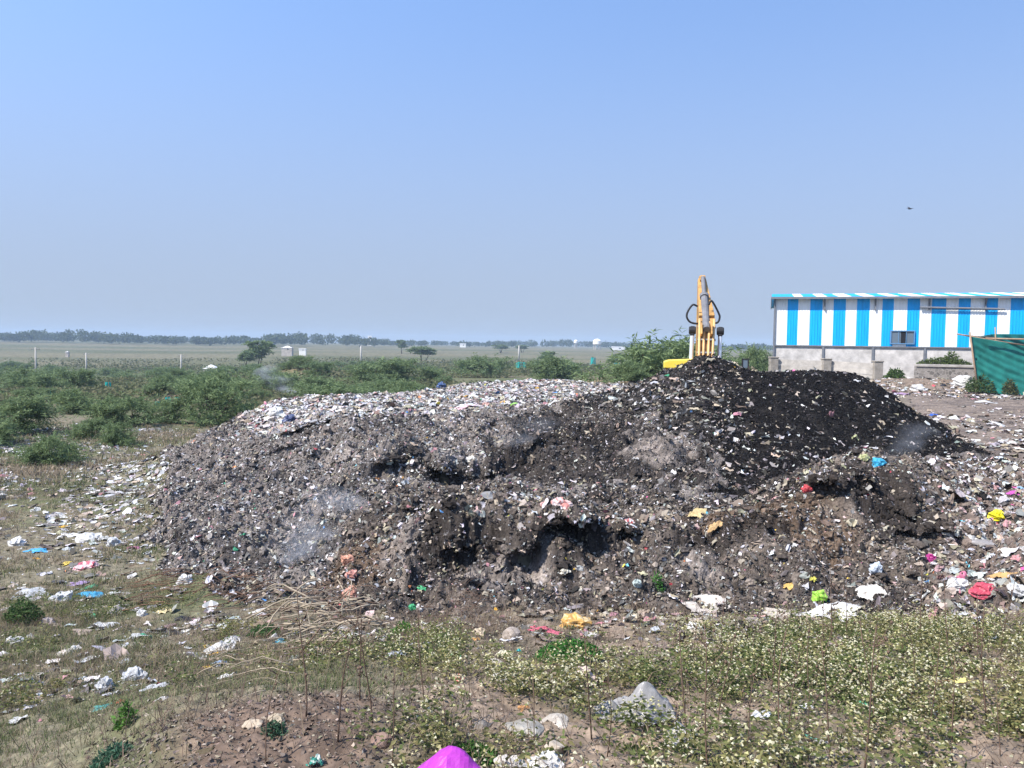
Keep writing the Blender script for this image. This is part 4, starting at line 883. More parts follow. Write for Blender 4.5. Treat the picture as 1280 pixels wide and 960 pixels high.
# ------------------------------------------------------------------ green shade-net enclosure
M_net = mat('green_shade_net', (0.022, 0.215, 0.18), rough=0.75, noise=(1.6, 0.25), trans=0.3)
M_netlight = mat('teal_shade_net', (0.02, 0.24, 0.22), rough=0.7, noise=(2, 0.2), trans=0.3)
M_pole = mat('bamboo_pole', (0.30, 0.21, 0.14), rough=0.8, noise=(4, 0.3))
net = thing('net_enclosure', 'sagging green shade net tied to wooden poles at the right edge', 'shade net', tuple(gpt(1222, 47)))
o0 = Vector(net.location)
def net_sheet(name, top, bot, m, seed, nu=110, nv=48, amp=0.07, diag=1.0, hole=None):
    """cloth hung between two polylines of points, with pulled folds"""
    vs_, fs = [], []
    def pl(L, t_):
        x = t_ * (len(L) - 1); i = min(int(x), len(L) - 2); return Vector(L[i]).lerp(Vector(L[i + 1]), x - i)
    for j in range(nv + 1):
        for i in range(nu + 1):
            u_, v_ = i / nu, j / nv; p = pl(top, u_).lerp(pl(bot, u_), v_)
            ph = (v_ * 2.2 + u_ * -1.5 * diag); f_ = math.sin(ph * 9 + 2.0 * math.sin(u_ * 3 + seed)) * 0.6 + 0.5 * math.sin(ph * 21 + seed + 4 * u_) + 0.4 * float(vn(u_ * 14, v_ * 9, seed))
            e_ = min(1, v_ * 6) * (0.35 + .65 * min(1, (1 - v_) * 4)) * min(1, u_ * 8)
            vs_.append(p + Vector((0.03, -1, 0.05)) * amp * f_ * e_ - o0)
    for j in range(nv):
        for i in range(nu):
            if hole and hole(i / nu, j / nv): continue
            k_ = j * (nu + 1) + i; fs.append((k_, k_ + 1, k_ + nu + 2, k_ + nu + 1))
    b = MB(); b.add(vs_, fs); o = b.build(name, m, net, smooth=True)
    s_ = o.modifiers.new('thick', 'SOLIDIFY'); s_.thickness = 0.012; return o
TL = [at(1212, 420.5, 47), at(1232, 424, 47.2), at(1256, 428, 47.4), at(1282, 431.5, 47.8), at(1330, 434, 48), at(1420, 432, 48)]
BL = [at(1222, 488, 47), at(1236, 491, 46.6), at(1256, 493.5, 46.4), at(1282, 495, 46.4), at(1330, 496, 46.4), at(1420, 496, 46)]
net_sheet('front_net', TL, BL, M_net, 3, hole=lambda u_, v_: (0.045 < u_ < 0.09 and 0.72 < v_ < 0.86) or (0.03 < u_ < 0.05 and .38 < v_ < .42))
TB = [at(1240, 417.5, 50.5), at(1262, 417.5, 50.8), at(1290, 418, 51), at(1420, 420, 51)]
net_sheet('back_net', TB, [p - Vector((0, 0, 3.0)) for p in TB], M_netlight, 8, amp=0.08)
net_sheet('side_net', [at(1212, 420.5, 47), at(1226, 420, 49), at(1240, 417.5, 50.5)], [at(1222, 488, 47), at(1228, 486, 49), at(1244, 484, 50.5)], M_net, 5, 30, 30, amp=0.05)
for (p, q, r_) in [(at(1196, 417.5, 47.2), at(1290, 433, 47.6), 0.045), (at(1212, 415, 46.9), at(1223, 491, 46.9), 0.05), (at(1232, 423, 46.9), at(1420, 426, 47.6), 0.05), (at(1206, 419, 46.8), at(1243, 422, 50), 0.035), (at(1244, 409, 50.2), at(1246, 484, 50.2), 0.04), (at(1290, 418, 47.5), at(1291, 494, 47.5), 0.05)]:
    b = MB(); b.tube([p - o0, p.lerp(q, .5) - o0 + Vector((0, 0, -.03)), q - o0], r_, 7); b.build('pole', M_pole, net, smooth=True)

# ------------------------------------------------------------------ excavator
M_yel = mat('yellow_paint', (0.47, 0.265, 0.085), rough=0.55, noise=(3.0, 0.4))
M_yel2 = mat('pale_yellow_roof', (0.72, 0.56, 0.07), rough=0.45, noise=(1.5, 0.08))
M_pipe = mat('orange_pipe', (0.64, 0.40, 0.18), rough=0.45, noise=(5, 0.2))
M_black = mat('black_rubber', (0.02, 0.02, 0.022), rough=0.6)
M_chrome = mat('cylinder_rod', (0.72, 0.74, 0.76), rough=0.3, metal=0.5)
M_hydr = mat('grey_cylinder', (0.17, 0.17, 0.18), rough=0.5, noise=(4, 0.25))
M_track = mat('track_steel', (0.06, 0.055, 0.05), rough=0.8, noise=(5, 0.4))
EX, EY = 7.62, 30.9; EG = float(height(EX, EY + 1.2)) ; EG = -3.4 + CZ
ex = thing('excavator', 'yellow excavator with its raised boom towering behind the black mound', 'excavator', (EX, EY, EG), math.radians(-10.5))
def ep(px, py, Y): return ex.matrix_basis.inverted() @ at(px, py, Y)
for s_ in (-1, 1):
    tr = MB(); x_ = s_ * 1.08; path = [(-1.75, .12), (-1.95, .42), (-1.7, .78), (1.7, .78), (1.95, .42), (1.75, .12)]
    path = [(y_, z_) for y_, z_ in path]; m_ = len(path)
    vs_ = [(x_ + d, y_, z_) for d in (-.28, .28) for y_, z_ in path]
    tr.add(vs_, [tuple(range(m_)), tuple(range(m_, 2 * m_))[::-1]] + [(i, i + m_, (i + 1) % m_ + m_, (i + 1) % m_) for i in range(m_)])
    for k in range(22):
        y_ = -1.65 + 3.3 * k / 21; tr.box((x_, y_, .805), (.58, .05, .05)); tr.box((x_, y_, .095), (.58, .05, .05))
    tk = tr.build('track', M_track, ex)
    for y_ in (-1.55, 1.55):
        b = MB(); b.tube([(x_ - .3, y_, .45), (x_ + .3, y_, .45)], .3, 14); b.build('sprocket', M_yel, tk)
b = MB(); b.box((0, 0, .95), (1.3, 1.6, .3)); b.tube([(0, 0, 1.0), (0, 0, 1.22)], .6, 18); b.build('undercarriage', M_track, ex)
hs_ = MB(); hs_.box((0, -.55, 1.48), (2.55, 2.5, .5)); hs_.box((.75, -.4, 1.95), (1.0, 2.0, .46)); hs_.box((-.75, -1.35, 1.95), (1.05, .9, .46)); hs_.box((0, -1.35, 1.85), (.45, .9, .3)); hs_.build('engine_house', M_yel, ex, bevel=0.05)
cwt = MB(); cwt.box((0, -2.05, 1.5), (2.5, .5, .85)); cwt.build('counterweight', M_yel, ex, bevel=0.1)
# cab: frame with glass, roof plate at the height of the pale yellow slab in view
zr = ep(848, 455, EY).z
xl, xr_ = ep(830.5, 455, EY + .1).x, ep(866, 455, EY + .1).x
cb = MB()
for x_ in (xl + .06, xr_ - .06):
    for y_ in (-.5, .95): cb.beam((x_, y_, 1.73), (x_, y_, zr), .1, .1)
cb.box(((xl + xr_) / 2, .22, 1.95), (xr_ - xl, 1.5, .45)); cab = cb.build('cab', M_yel, ex)
b = MB(); b.box(((xl + xr_) / 2, -.48, (2.18 + zr) / 2), (xr_ - xl - .24, .02, zr - 2.2)); b.box((xl + .05, .22, (2.18 + zr) / 2), (.02, 1.36, zr - 2.2)); b.box((xr_ - .05, .22, (2.18 + zr) / 2), (.02, 1.36, zr - 2.2)); b.box(((xl + xr_) / 2, .95, (2.18 + zr) / 2), (xr_ - xl - .24, .02, zr - 2.2)); b.build('cab_glass', M_glass, cab)
rf = MB(); ztop = ep(860, 448.8, EY - .5).z; zl = ep(831, 452.5, EY - .5).z
vs_ = []
for x_, zt in ((xl - .03, zl), (xl + .16, zl + .07), (xr_ - .2, ztop - .02), (xr_ + .05, ztop)):
    vs_ += [(x_, -.72, zr - .16), (x_, -.72, zt), (x_, 1.08, zt), (x_, 1.08, zr - .16)]
fs = [(0, 3, 2, 1), (12, 13, 14, 15)]
for i in range(3):
    o_ = i * 4; fs += [(o_, o_ + 1, o_ + 5, o_ + 4), (o_ + 1, o_ + 2, o_ + 6, o_ + 5), (o_ + 2, o_ + 3, o_ + 7, o_ + 6), (o_ + 3, o_, o_ + 4, o_ + 7)]
rf.add(vs_, fs); rf.build('cab_roof', M_yel2, ex, bevel=0.03)
# boom: foot, bend, tip (local: x across, y away from the viewer, z up)
foot = Vector((0, .45, 1.55)); Bm = ep(883, 403, EY + 1.75); Tp = ep(877.2, 353.5, EY + 4.1)
bm = MB(); bm.beam(foot, Bm, .60, .55, .68, .8); bm.beam(Bm - (Bm - foot).normalized() * .02, Tp, .64, .78, .34, .5); boom = bm.build('boom', M_yel, ex, bevel=0.03)
dL = (Bm - foot).normalized(); nL = Vector((1, 0, 0)).cross(dL).normalized()
if nL.y > 0: nL = -nL            # outward from the rear face, towards the viewer
dU = (Tp - Bm).normalized(); nU = Vector((1, 0, 0)).cross(dU).normalized()
if nU.y > 0: nU = -nU
Lb = (Bm - foot).length
for x_, e_ in ((-.27, .97), (-.10, .93), (.09, .93), (.26, .97)):
    b = MB(); b.tube([foot + dL * .3 + nL * .36 + Vector((x_, 0, 0)), foot + dL * (Lb * .5) + nL * .43 + Vector((x_, 0, 0)), foot + dL * (Lb * e_) + nL * .50 + Vector((x_ * 1.1, 0, 0))], .05, 8); b.build('hydraulic_pipe', M_pipe, boom, smooth=True)
for f_ in (.5, .68, .86):
    b = MB(); b.box(foot + dL * Lb * f_ + nL * (.33 + .14 * f_), (.72, .1, .07), rot=dL.to_track_quat('Z', 'Y').to_matrix()); b.build('pipe_clamp', M_hydr, boom)
# paired lift cylinders either side of the boom
for s_ in (-1, 1):
    top = ep(883 + s_ * 12.2, 413 if s_ < 0 else 414, EY + 1.2); top = Vector((s_ * .56 + Bm.x * .72, top.y, top.z)); bot = Vector((s_ * .56, .95, 1.3)); d_ = (top - bot).normalized(); L_ = (top - bot).length
    b = MB(); b.tube([bot, bot + d_ * L_ * .48], .12, 12); cy = b.build('lift_cylinder', M_hydr, ex, smooth=False)
    b = MB(); b.tube([bot + d_ * L_ * .47, top], .085, 12); b.build('rod', M_chrome, cy)
    b = MB(); b.tube([top - Vector((.14, 0, 0)), top + Vector((.14, 0, 0))], .16, 14); b.beam(top - d_ * .22, top + d_ * .17, .18, .2); b.build('rod_end', M_black, cy, bevel=0.03)
# arm cylinder lying along the upper boom, hoses looping out at the bend
ca = foot + dL * Lb * .80 + nL * .62 + Vector((-.02, 0, 0)); cbp = Tp + nU * .5 - dU * .35; mid_ = ca.lerp(cbp, .62)
b = MB(); b.tube([ca, mid_], .15, 12); b.tube([mid_ - dU * .12, mid_ + dU * .06], .2, 12); ac = b.build('arm_cylinder', M_hydr, ex)
b = MB(); b.tube([mid_, cbp], .09, 10); b.build('rod', M_hydr, ac)
b = MB()
for x_ in (-.2, .2): b.beam(ca - nL * .5 + Vector((x_, 0, 0)), ca + nL * .12 + Vector((x_, 0, 0)), .06, .5)
b.build('boom_bracket', M_yel, boom)
for pxs in ([(872, 383), (866, 381), (860, 389), (858.5, 396), (862, 402), (868, 404.3), (873, 404.5)], [(886, 381), (889, 376), (893, 381), (898.5, 392), (899.5, 397), (897, 403), (889, 404.8)]):
    P_ = [ep(a_, b_, EY + 1.6) for a_, b_ in pxs]; Q_ = []
    for i in range(len(P_) - 1):
        p0, p1, p2, p3 = P_[max(i - 1, 0)], P_[i], P_[i + 1], P_[min(i + 2, len(P_) - 1)]
        for k in range(6):
            t_ = k / 6; Q_.append(0.5 * ((2 * p1) + (p2 - p0) * t_ + (2 * p0 - 5 * p1 + 4 * p2 - p3) * t_ ** 2 + (3 * p1 - p0 - 3 * p2 + p3) * t_ ** 3))
    b = MB(); b.tube(Q_ + [P_[-1]], .042, 7); b.build('hydraulic_hose', M_black, ex, smooth=True)
# arm and bucket beyond the boom, reaching down
am = MB(); e1 = Tp + Vector((0, .75, -3.6)); am.beam(Tp + Vector((0, .1, .1)), e1, .34, .62, .3, .34); am.beam(Tp + Vector((0, .1, .1)), cbp, .26, .4, .22, .2); am.build('arm', M_yel, ex, bevel=0.02)
bk = MB(); prof = [(.25, .1), (.45, -.3), (.4, -.75), (.1, -1.1), (-.35, -1.2), (-.75, -.95), (-.6, -.9), (-.3, -1.0), (.05, -.9), (.25, -.6), (.2, -.2), (0, 0)]
for s_ in (0,):
    m_ = len(prof); vs_ = [(e1.x + d, e1.y + y_, e1.z + z_) for d in (-.5, .5) for y_, z_ in prof]
    bk.add(vs_, [(i, i + m_, (i + 1) % m_ + m_, (i + 1) % m_) for i in range(m_)])
    for d, rev in ((-.5, 0), (.5, 1)):
        sv = [(e1.x + d, e1.y + y_, e1.z + z_) for y_, z_ in [(.25, .1), (.45, -.3), (.4, -.75), (.1, -1.1), (-.35, -1.2), (-.75, -.95), (0, 0)]]
        bk.add(sv, [tuple(range(7)) if not rev else tuple(range(7))[::-1]])
    for k in range(5): bk.box((e1.x - .4 + .2 * k, e1.y - .85, e1.z - .9), (.09, .22, .06))
bk.build('bucket', M_track, ex)
# mirror on its bar to the right of the boom
mp = ep(931.5, 455.5, EY - .9); b = MB()
for dx in (-.11, .11): b.beam(mp + Vector((dx, 0, -1.0)), mp + Vector((dx, 0, .2)), .05, .05)
b.beam(mp + Vector((-.13, 0, .2)), mp + Vector((.13, 0, .2)), .05, .05, side=Vector((0, 0, 1))); mr_ = b.build('mirror_frame', M_black, ex)
b = MB(); b.box(mp + Vector((0, 0, .02)), (.17, .02, .3)); b.build('mirror_glass', M_glass, mr_)

# ------------------------------------------------------------------ poles, tree guards, far buildings, bird
M_cpole = mat('concrete_pole', (0.42, 0.40, 0.37), rough=0.9, noise=(2, 0.2))
def utility_pole(px, yb, yt, label, Y=None):
    p = hit(px, yb) if Y is None else np.array(gpt(px, Y)); top = at(px, yt, p[1]); H_ = top.z - p[2]
    o = thing('utility_pole', label, 'utility pole', tuple(p), group='utility poles in the valley')
    r_ = max(0.13, 1.15 * p[1] / FPX)
    b = MB(); b.tube([(0, 0, -.5), (0, 0, H_)], r_, 8, r2=r_ * .75); b.build('shaft', M_cpole, o, smooth=True)
    b = MB(); b.beam((-.75, 0, H_ - .35), (.75, 0, H_ - .35), .1, .1, side=Vector((0, 1, 0))); ca_ = b.build('cross_arm', M_hydr, o)
    b = MB()
    for x_ in (-.65, 0, .65): b.tube([(x_, 0, H_ - .3), (x_, 0, H_ - .08)], .05, 6)
    b.build('insulators', M_cpole, ca_)
for px, yb, yt, lab in [(45, 476, 434, 'tallest pale pole, standing on the brown slope at far left'), (108, 470, 441, 'thin pale pole above the small round bush at left'),
                        (226.5, 471, 443, 'grey pole left of the small white-roofed hut'), (451, 455, 432.5, 'short pale pole in the scrub behind the grey heap'), (648.5, 450, 432, 'thin pole above the two teal tree guards in the middle')]:
    utility_pole(px, yb, yt, lab)
M_guard = mat('teal_guard_net', (0.015, 0.42, 0.38), rough=0.7, noise=(6, 0.25), trans=0.25)
GUARDS = [(52, 500, 8, 'left of the pair near the left edge'), (60, 500, 9, 'right of the pair near the left edge'), (135, 489, 9, 'standing alone above the bright green bush'), (197, 511, 7, 'leftmost of three beside the pale green bush'), (210, 508, 9, 'middle and largest of three beside the pale green bush'),
          (222, 505, 7, 'rightmost of three beside the pale green bush'), (580, 464, 8, 'behind the earth hump, leftmost in the middle scrub'), (607, 464, 10, 'behind the earth hump, left of a close pair'), (622, 464, 9, 'behind the earth hump, right of a close pair'),
          (648.7, 464, 9, 'directly under the thin pole, touching its twin on the right'), (654, 464, 9, 'directly under the thin pole, touching its twin on the left'), (741, 457, 8, 'on the brown hump below the water towers'), (771, 458, 8, 'just left of the big thorn bush')]
GP = None
for px, yb, hp, lab in GUARDS:
    p = hit(px, yb); Hm = 1.25 * hp * p[1] / FPX
    if GP is None:
        GP = thing('tree_guard', None, None)
        V_, F_ = [], []
        for j, z_ in enumerate((0.06, .35, .7, 1.0)):
            for i in range(12):
                a_ = i / 12 * 2 * math.pi; sq = 0.34 * (1 + .12 * math.cos(4 * a_)) * (1.05 - .18 * z_) + .02 * math.sin(5 * a_ + 3 * j); V_.append((math.cos(a_) * sq, math.sin(a_) * sq, z_ + .03 * math.sin(2 * a_ + j)))
        for j in range(3):
            for i in range(12): F_.append((j * 12 + i, j * 12 + (i + 1) % 12, (j + 1) * 12 + (i + 1) % 12, (j + 1) * 12 + i))
        b = MB(); b.add(V_, F_); b.build('net', M_guard, GP)
        b = MB()
        for i in range(4):
            a_ = math.pi / 4 + i * math.pi / 2; b.tube([(math.cos(a_) * .36, math.sin(a_) * .36, -.1), (math.cos(a_) * .31, math.sin(a_) * .31, 1.12)], .025, 5)
        b.build('stakes', M_pole, GP)
        b = MB(); b.tube([(0, 0, 0), (.03, 0, .7), (.0, .03, 1.15)], .02, 5)
        for i in range(10):
            a_ = i * 2.4; b.add([(0, 0, .8 + .03 * i), (math.cos(a_) * .12, math.sin(a_) * .12, .88 + .03 * i), (math.cos(a_ + .5) * .2, math.sin(a_ + .5) * .2, .85 + .03 * i)], [(0, 1, 2)])
        b.build('sapling', mat('sapling_leaf', (0.06, 0.12, 0.04)), GP); o = GP
    else: o = copy_tree(GP)
    o.location = tuple(p); o.scale = (Hm * 1.0, Hm * 1.0, Hm); o.rotation_euler = (0, 0, px)
    tag(o, 'teal net tree guard ' + lab, 'tree guard', 'teal tree guards in the scrub')
M_paint = mat('white_render', (0.78, 0.77, 0.74), rough=0.8, noise=(.5, .08)); M_wall = mat('shack_wall', (0.40, 0.36, 0.32), rough=0.9, noise=(.8, .25))
M_tin = mat('white_tin_roof', (0.8, 0.8, 0.8), rough=0.5)
def hut(px, yb, wpx, hw, hr, label, name, Y, deep=.7, flat=False):
    p = gpt(px, Y); wd = wpx * Y / FPX; h1 = hw * Y / FPX; h2 = hr * Y / FPX; zoff = at(px, yb, Y).z - p.z
    o = thing(name, label, 'building', (p.x, p.y, p.z + min(0, zoff) * 0))
    b = MB(); b.box((0, 0, (h1 + zoff) / 2), (wd * .92, wd * deep, h1 + max(zoff, 0) + .6)); b.build('wall', M_wall if not flat else M_paint, o)
    z0 = zoff + h1 if not flat else zoff + h1; a_ = wd / 2; d_ = wd * deep / 2 + .2
    b = MB()
    if flat: b.box((0, 0, z0 + h2 / 2), (wd, wd * deep + .4, h2 + .1))
    else: b.add([(-a_, -d_, z0), (a_, -d_, z0), (a_, d_, z0), (-a_, d_, z0), (-a_ * .12, 0, z0 + h2), (a_ * .12, 0, z0 + h2)], [(0, 1, 5, 4), (1, 2, 5), (2, 3, 4, 5), (3, 0, 4), (3, 2, 1, 0)])
    b.build('roof', M_tin, o)
    b = MB(); b.box((wd * .1, -wd * deep / 2 - .02, zoff + h1 * .4), (wd * .14, .06, h1 * .8)); b.build('door', M_darkin, o)
hut(264, 463, 18, 2.2, 5.0, 'small hut with a bright white pyramid roof among the left scrub', 'white_hut', 205)
hut(359, 437, 14, 2.0, 2.6, 'low white shack on the far field right of the tall thin tree', 'white_shack', 430, .5)
hut(378, 438, 9, 1.2, 1.0, 'pale flat shed beside the low white shack on the far field', 'white_shack', 440, .4, True)
hut(462, 424, 5, 3.2, 1.0, 'tiny white house in the far wood left of the middle', 'far_house', 1080, .8, True)
hut(84, 442, 4, 1.8, 1.2, 'tiny white hut on the far field at left', 'white_hut', 400, .8)
hut(772, 436, 16, 1.6, 1.2, 'long low pale building beside the big thorn bush on the horizon', 'far_house', 900, .4, True)
hut(578, 432, 8, 1.6, 1.0, 'small pale house on the horizon left of the middle trees', 'far_house', 950, .5, True)
def water_tower(px, yt, wpx, hpx, label, Y=900, legs=True):
    p = gpt(px, Y); k_ = Y / FPX; top = at(px, yt, Y).z - p.z; R_ = wpx * k_ / 2; hh_ = hpx * k_
    o = thing('water_tower', label, 'water tower', tuple(p))
    prof = [(0, top), (R_ * .45, top - hh_ * .08), (R_ * .95, top - hh_ * .32), (R_, top - hh_ * .4), (R_, top - hh_ * .9), (R_ * .7, top - hh_), (0, top - hh_)]
    b = MB(); K_ = 20; vs_ = [(r_ * math.cos(2 * math.pi * i / K_), r_ * math.sin(2 * math.pi * i / K_), z_) for r_, z_ in prof for i in range(K_)]
    b.add(vs_, [(j * K_ + i, (j + 1) * K_ + i, (j + 1) * K_ + (i + 1) % K_, j * K_ + (i + 1) % K_) for j in range(len(prof) - 1) for i in range(K_)]); tk_ = b.build('tank', M_paint, o, smooth=False)
    b = MB(); b.tube([(R_ * .99 * math.cos(a_ * .3), R_ * .99 * math.sin(a_ * .3), top - hh_ * .93) for a_ in range(22)], R_ * .07, 6); b.build('gallery', M_conc, tk_)
    for i in range(6):
        a_ = i * math.pi / 3; b = MB(); b.tube([(R_ * .8 * math.cos(a_), R_ * .8 * math.sin(a_), -1), (R_ * .75 * math.cos(a_), R_ * .75 * math.sin(a_), top - hh_ * .98)], R_ * .09, 6); b.build('leg', M_conc, o)
water_tower(745.5, 423.3, 10.5, 7.5, 'wide white domed water tower on the horizon left of the big thorn bush')
water_tower(719, 424.5, 5, 4.5, 'slim white water tower on the horizon, left of the wide one', 1000)
# bird
M_bird = mat('dark_feathers', (0.03, 0.03, 0.035), rough=0.8)
bp_ = at(1137, 261, 75); b = MB()
body = [(-.22, .018), (-.15, .05), (0, .065), (.12, .05), (.19, .035), (.25, .01)]
b.tube([(x_, 0, 0) for x_, _ in body], 0.05, 8); 
for i, (x_, r_) in enumerate(body):
    for j in range(8):
        k_ = i * 8 + j; v_ = Vector(b.v[k_]); d_ = Vector((0, v_.y, v_.z)); d_ = d_.normalized() * r_ if d_.length else d_; b.v[k_] = (x_, d_.y, d_.z)
for s_ in (-1, 1):
    W_ = [(.1, .03 * s_, .02), (.13, .2 * s_, .10), (.06, .42 * s_, .09), (-.04, .38 * s_, .08), (-.06, .18 * s_, .085), (-.08, .03 * s_, .015)]
    b.add(W_ + [(x_, y_, z_ + .012) for x_, y_, z_ in W_], [tuple(range(6)), tuple(range(6, 12))[::-1]] + [(i, i + 6, (i + 1) % 6 + 6, (i + 1) % 6) for i in range(6)])
b.add([(-.2, -.02, 0), (-.36, -.06, .005), (-.36, .06, .005), (-.2, .02, 0), (-.2, -.02, .01), (-.36, -.06, .015), (-.36, .06, .015), (-.2, .02, .01)], [(0, 1, 2, 3), (7, 6, 5, 4), (0, 4, 5, 1), (2, 6, 7, 3), (1, 5, 6, 2)])
bo = b.build('bird', M_bird, smooth=True); bo.location = bp_; bo.rotation_euler = (math.radians(20), 0, math.radians(15)); tag(bo, 'small dark bird flying alone in the sky above the striped shed', 'bird')

# ------------------------------------------------------------------ larger pieces of rubbish, each its own object
CM = {}
def plastic(c_, kind):
    k_ = (c_, kind)
    if k_ not in CM:
        CM[k_] = mat({'bag': 'plastic_film', 'sheet': 'plastic_film', 'cloth': 'cloth', 'stone': 'stone', 'leaf': 'dry_leaf'}[kind], c_, rough={'bag': .4, 'sheet': .45, 'cloth': .9, 'stone': .95, 'leaf': .8}[kind], noise=(14 if kind != 'stone' else 9, .2 if kind != 'stone' else .35),
                     bump=.25 if kind in ('stone', 'cloth') else 0.15, spec=.35 if kind in ('bag', 'sheet') else .1, trans=.22 if kind in ('bag', 'sheet') else 0)
    return CM[k_]
_ico = {}
def ico(n_):
    if n_ not in _ico:
        bm2 = bmesh.new(); bmesh.ops.create_icosphere(bm2, subdivisions=n_, radius=1); bm2.verts.ensure_lookup_table()
        _ico[n_] = (np.array([v_.co[:] for v_ in bm2.verts]), np.array([[v_.index for v_ in f_.verts] for f_ in bm2.faces])); bm2.free()
    return _ico[n_]
def n3(p, s): return (vn(p[:, 0] + 3.1 * p[:, 2], p[:, 1] - 2.3 * p[:, 2], s) + vn(p[:, 1] + 1.7 * p[:, 0], p[:, 2] * 1.3 - p[:, 0], s + 5)) * .7
SEED = [100]
def piece(name, px, py, wpx, hpx, kind, color, label, cat, group=None, second=None, lean=0.0):
    SEED[0] += 1; sd = SEED[0]; rg = np.random.default_rng(sd)
    p = hit(px, py + hpx * .3); k_ = p[1] / FPX; W_, H_ = wpx * k_, hpx * k_
    if px < 330 and kind in ('bag', 'sheet'): W_, H_ = W_ * .88, H_ * .8
    nor = normal(np.array([p[0]]), np.array([p[1]]))[0]
    if kind == 'stone':
        V, F = ico(3); V = V.copy()
        for _ in range(9):
            d = rg.normal(size=3); d /= np.linalg.norm(d); q = rg.uniform(.55, .85); s_ = V @ d; V -= np.outer(np.maximum(s_ - q, 0) * .92, d)
        V *= (1 + .07 * n3(V * 3, sd))[:, None]; V = V * np.array([W_ * .62, W_ * rg.uniform(.4, .6), H_ * .62]); V[:, 2] += H_ * .2; sm = False
    elif kind == 'bag':
        V, F = ico(4); V = V.copy(); n_ = 1.05 + .22 * n3(V * 1.1, sd) - .30 * np.abs(n3(V * 1.7, sd + 3)) - .10 * np.abs(n3(V * 4.2, sd + 6)) + .02 * n3(V * 9, sd + 9)
        V = V * n_[:, None] + .24 * np.stack([n3(V * 1.3 + k_2, sd + 20 + k_2) for k_2 in range(3)], -1); V[:, 2] = np.where(V[:, 2] < -.35, -.35 + (V[:, 2] + .35) * .15, V[:, 2])
        V = V * np.array([W_ * .55, W_ * .42, max(H_, .25 * W_) * .75]); V[:, 2] += .3 * max(H_, .25 * W_) * .75; sm = False
    elif kind == 'tent':
        g = 34; a, b_ = np.meshgrid(np.linspace(-1, 1, g), np.linspace(-1, 1, g)); r_ = np.sqrt(a * a + b_ * b_) ; th = np.arctan2(b_, a)
        px0, py0 = rg.uniform(-.2, .2), rg.uniform(-.1, .2); e_ = 0; KS = 9.0 if color[1] < .1 else 24.0     # stiff film: planes meeting in creases
        for k_ in range(8):
            an = k_ / 8 * 6.283 + rg.uniform(-.35, .35); sl2 = rg.uniform(.7, 1.35); e_ = e_ + np.exp(-KS * (1.0 - sl2 * ((a - px0) * math.cos(an) + (b_ - py0) * math.sin(an))))
        z_ = -np.log(e_) / KS; z_ = z_ + (1 - z_.max()); z_ = np.maximum(z_, .03) + (.07 if KS < 10 else .17) * (1 - 2 * np.abs(fbm(a * 1.7, b_ * 1.7, sd, 2))) * np.clip(1.15 - z_, 0, 1) + (.03 if KS < 10 else .07) * (1 - 2 * np.abs(fbm(a * 4.5, b_ * 4.5, sd + 1, 2)))
        V = np.stack([a.ravel() * W_ * .6 + lean * z_.ravel() * W_ * .3, b_.ravel() * W_ * .5, z_.ravel() * H_], -1); i_ = np.arange(g * g).reshape(g, g)
        F = np.stack([i_[:-1, :-1], i_[:-1, 1:], i_[1:, 1:], i_[1:, :-1]], -1).reshape(-1, 4); keep_ = (r_ < 1.1 + .2 * vn(th * 3, r_, sd)).ravel(); F = F[keep_[F].all(1)]; kind = 'bag'; sm = False
    else:
        g = 30; a, b_ = np.meshgrid(np.linspace(-1, 1, g), np.linspace(-1, 1, g)); r_ = np.sqrt(a * a + b_ * b_); th = np.arctan2(b_, a)
        fold = 1 - 2 * np.abs(fbm(a * 1.2 + sd, b_ * 1.2, sd, 2)); amp = max(H_, .22 * W_)
        z_ = (.42 * fold + .22 * np.abs(fbm(a * 2.4, b_ * 2.4, sd + 2, 2)) + .04 * vn(a * 9, b_ * 9, sd) + .25) * np.clip(1.15 - r_ * .75, .08, 1)
        V = np.stack([(a * .56 + .10 * fbm(a * 3, b_ * 3, sd + 7, 2)).ravel() * W_, (b_ * .45 + .10 * fbm(a * 3, b_ * 3, sd + 8, 2)).ravel() * W_ * (.9 if kind != 'leaf' else .5), z_.ravel() * amp * .8], -1)
        i_ = np.arange(g * g).reshape(g, g); F = np.stack([i_[:-1, :-1], i_[:-1, 1:], i_[1:, 1:], i_[1:, :-1]], -1).reshape(-1, 4)
        out = .78 + .3 * np.sin(2 * th + sd) * .5 + .32 * vn(np.cos(th) * 2.2, np.sin(th) * 2.2, sd + 4); keep_ = (r_ < out).ravel(); F = F[keep_[F].all(1)]; sm = kind == 'cloth'
    zq = Vector((0, 0, 1)).rotation_difference(Vector(nor).lerp(Vector((0, -.25, 1)), .45).normalized())
    ms = [plastic(color, kind)]; mi = None
    if second:
        ms.append(plastic(second, kind)); fc_ = V[F].mean(1); mi = (n3(fc_ / max(W_, .01) * 6, sd + 11) > .12).astype(int)
    used, inv = np.unique(F, return_inverse=True); F = inv.reshape(F.shape); V = V[used]
    o = np_mesh(name, V, F, ms, smooth=sm, matidx=mi)
    o.location = (p[0], p[1], p[2] - .01); o.rotation_euler = zq.to_euler() if kind != 'stone' else (rg.uniform(-.2, .2), rg.uniform(-.2, .2), rg.uniform(-.5, .5))
    if kind in ('sheet', 'cloth', 'leaf'):
        s_ = o.modifiers.new('thick', 'SOLIDIFY'); s_.thickness = .004 if kind != 'cloth' else .01
    return tag(o, label, cat, group)
WH, OW, CL, GB = (.62, .61, .59), (.6, .57, .52), (.5, .51, .52), (.36, .40, .46)
B, SH, CL_, ST_, LF = 'bag', 'sheet', 'cloth', 'stone', 'leaf'
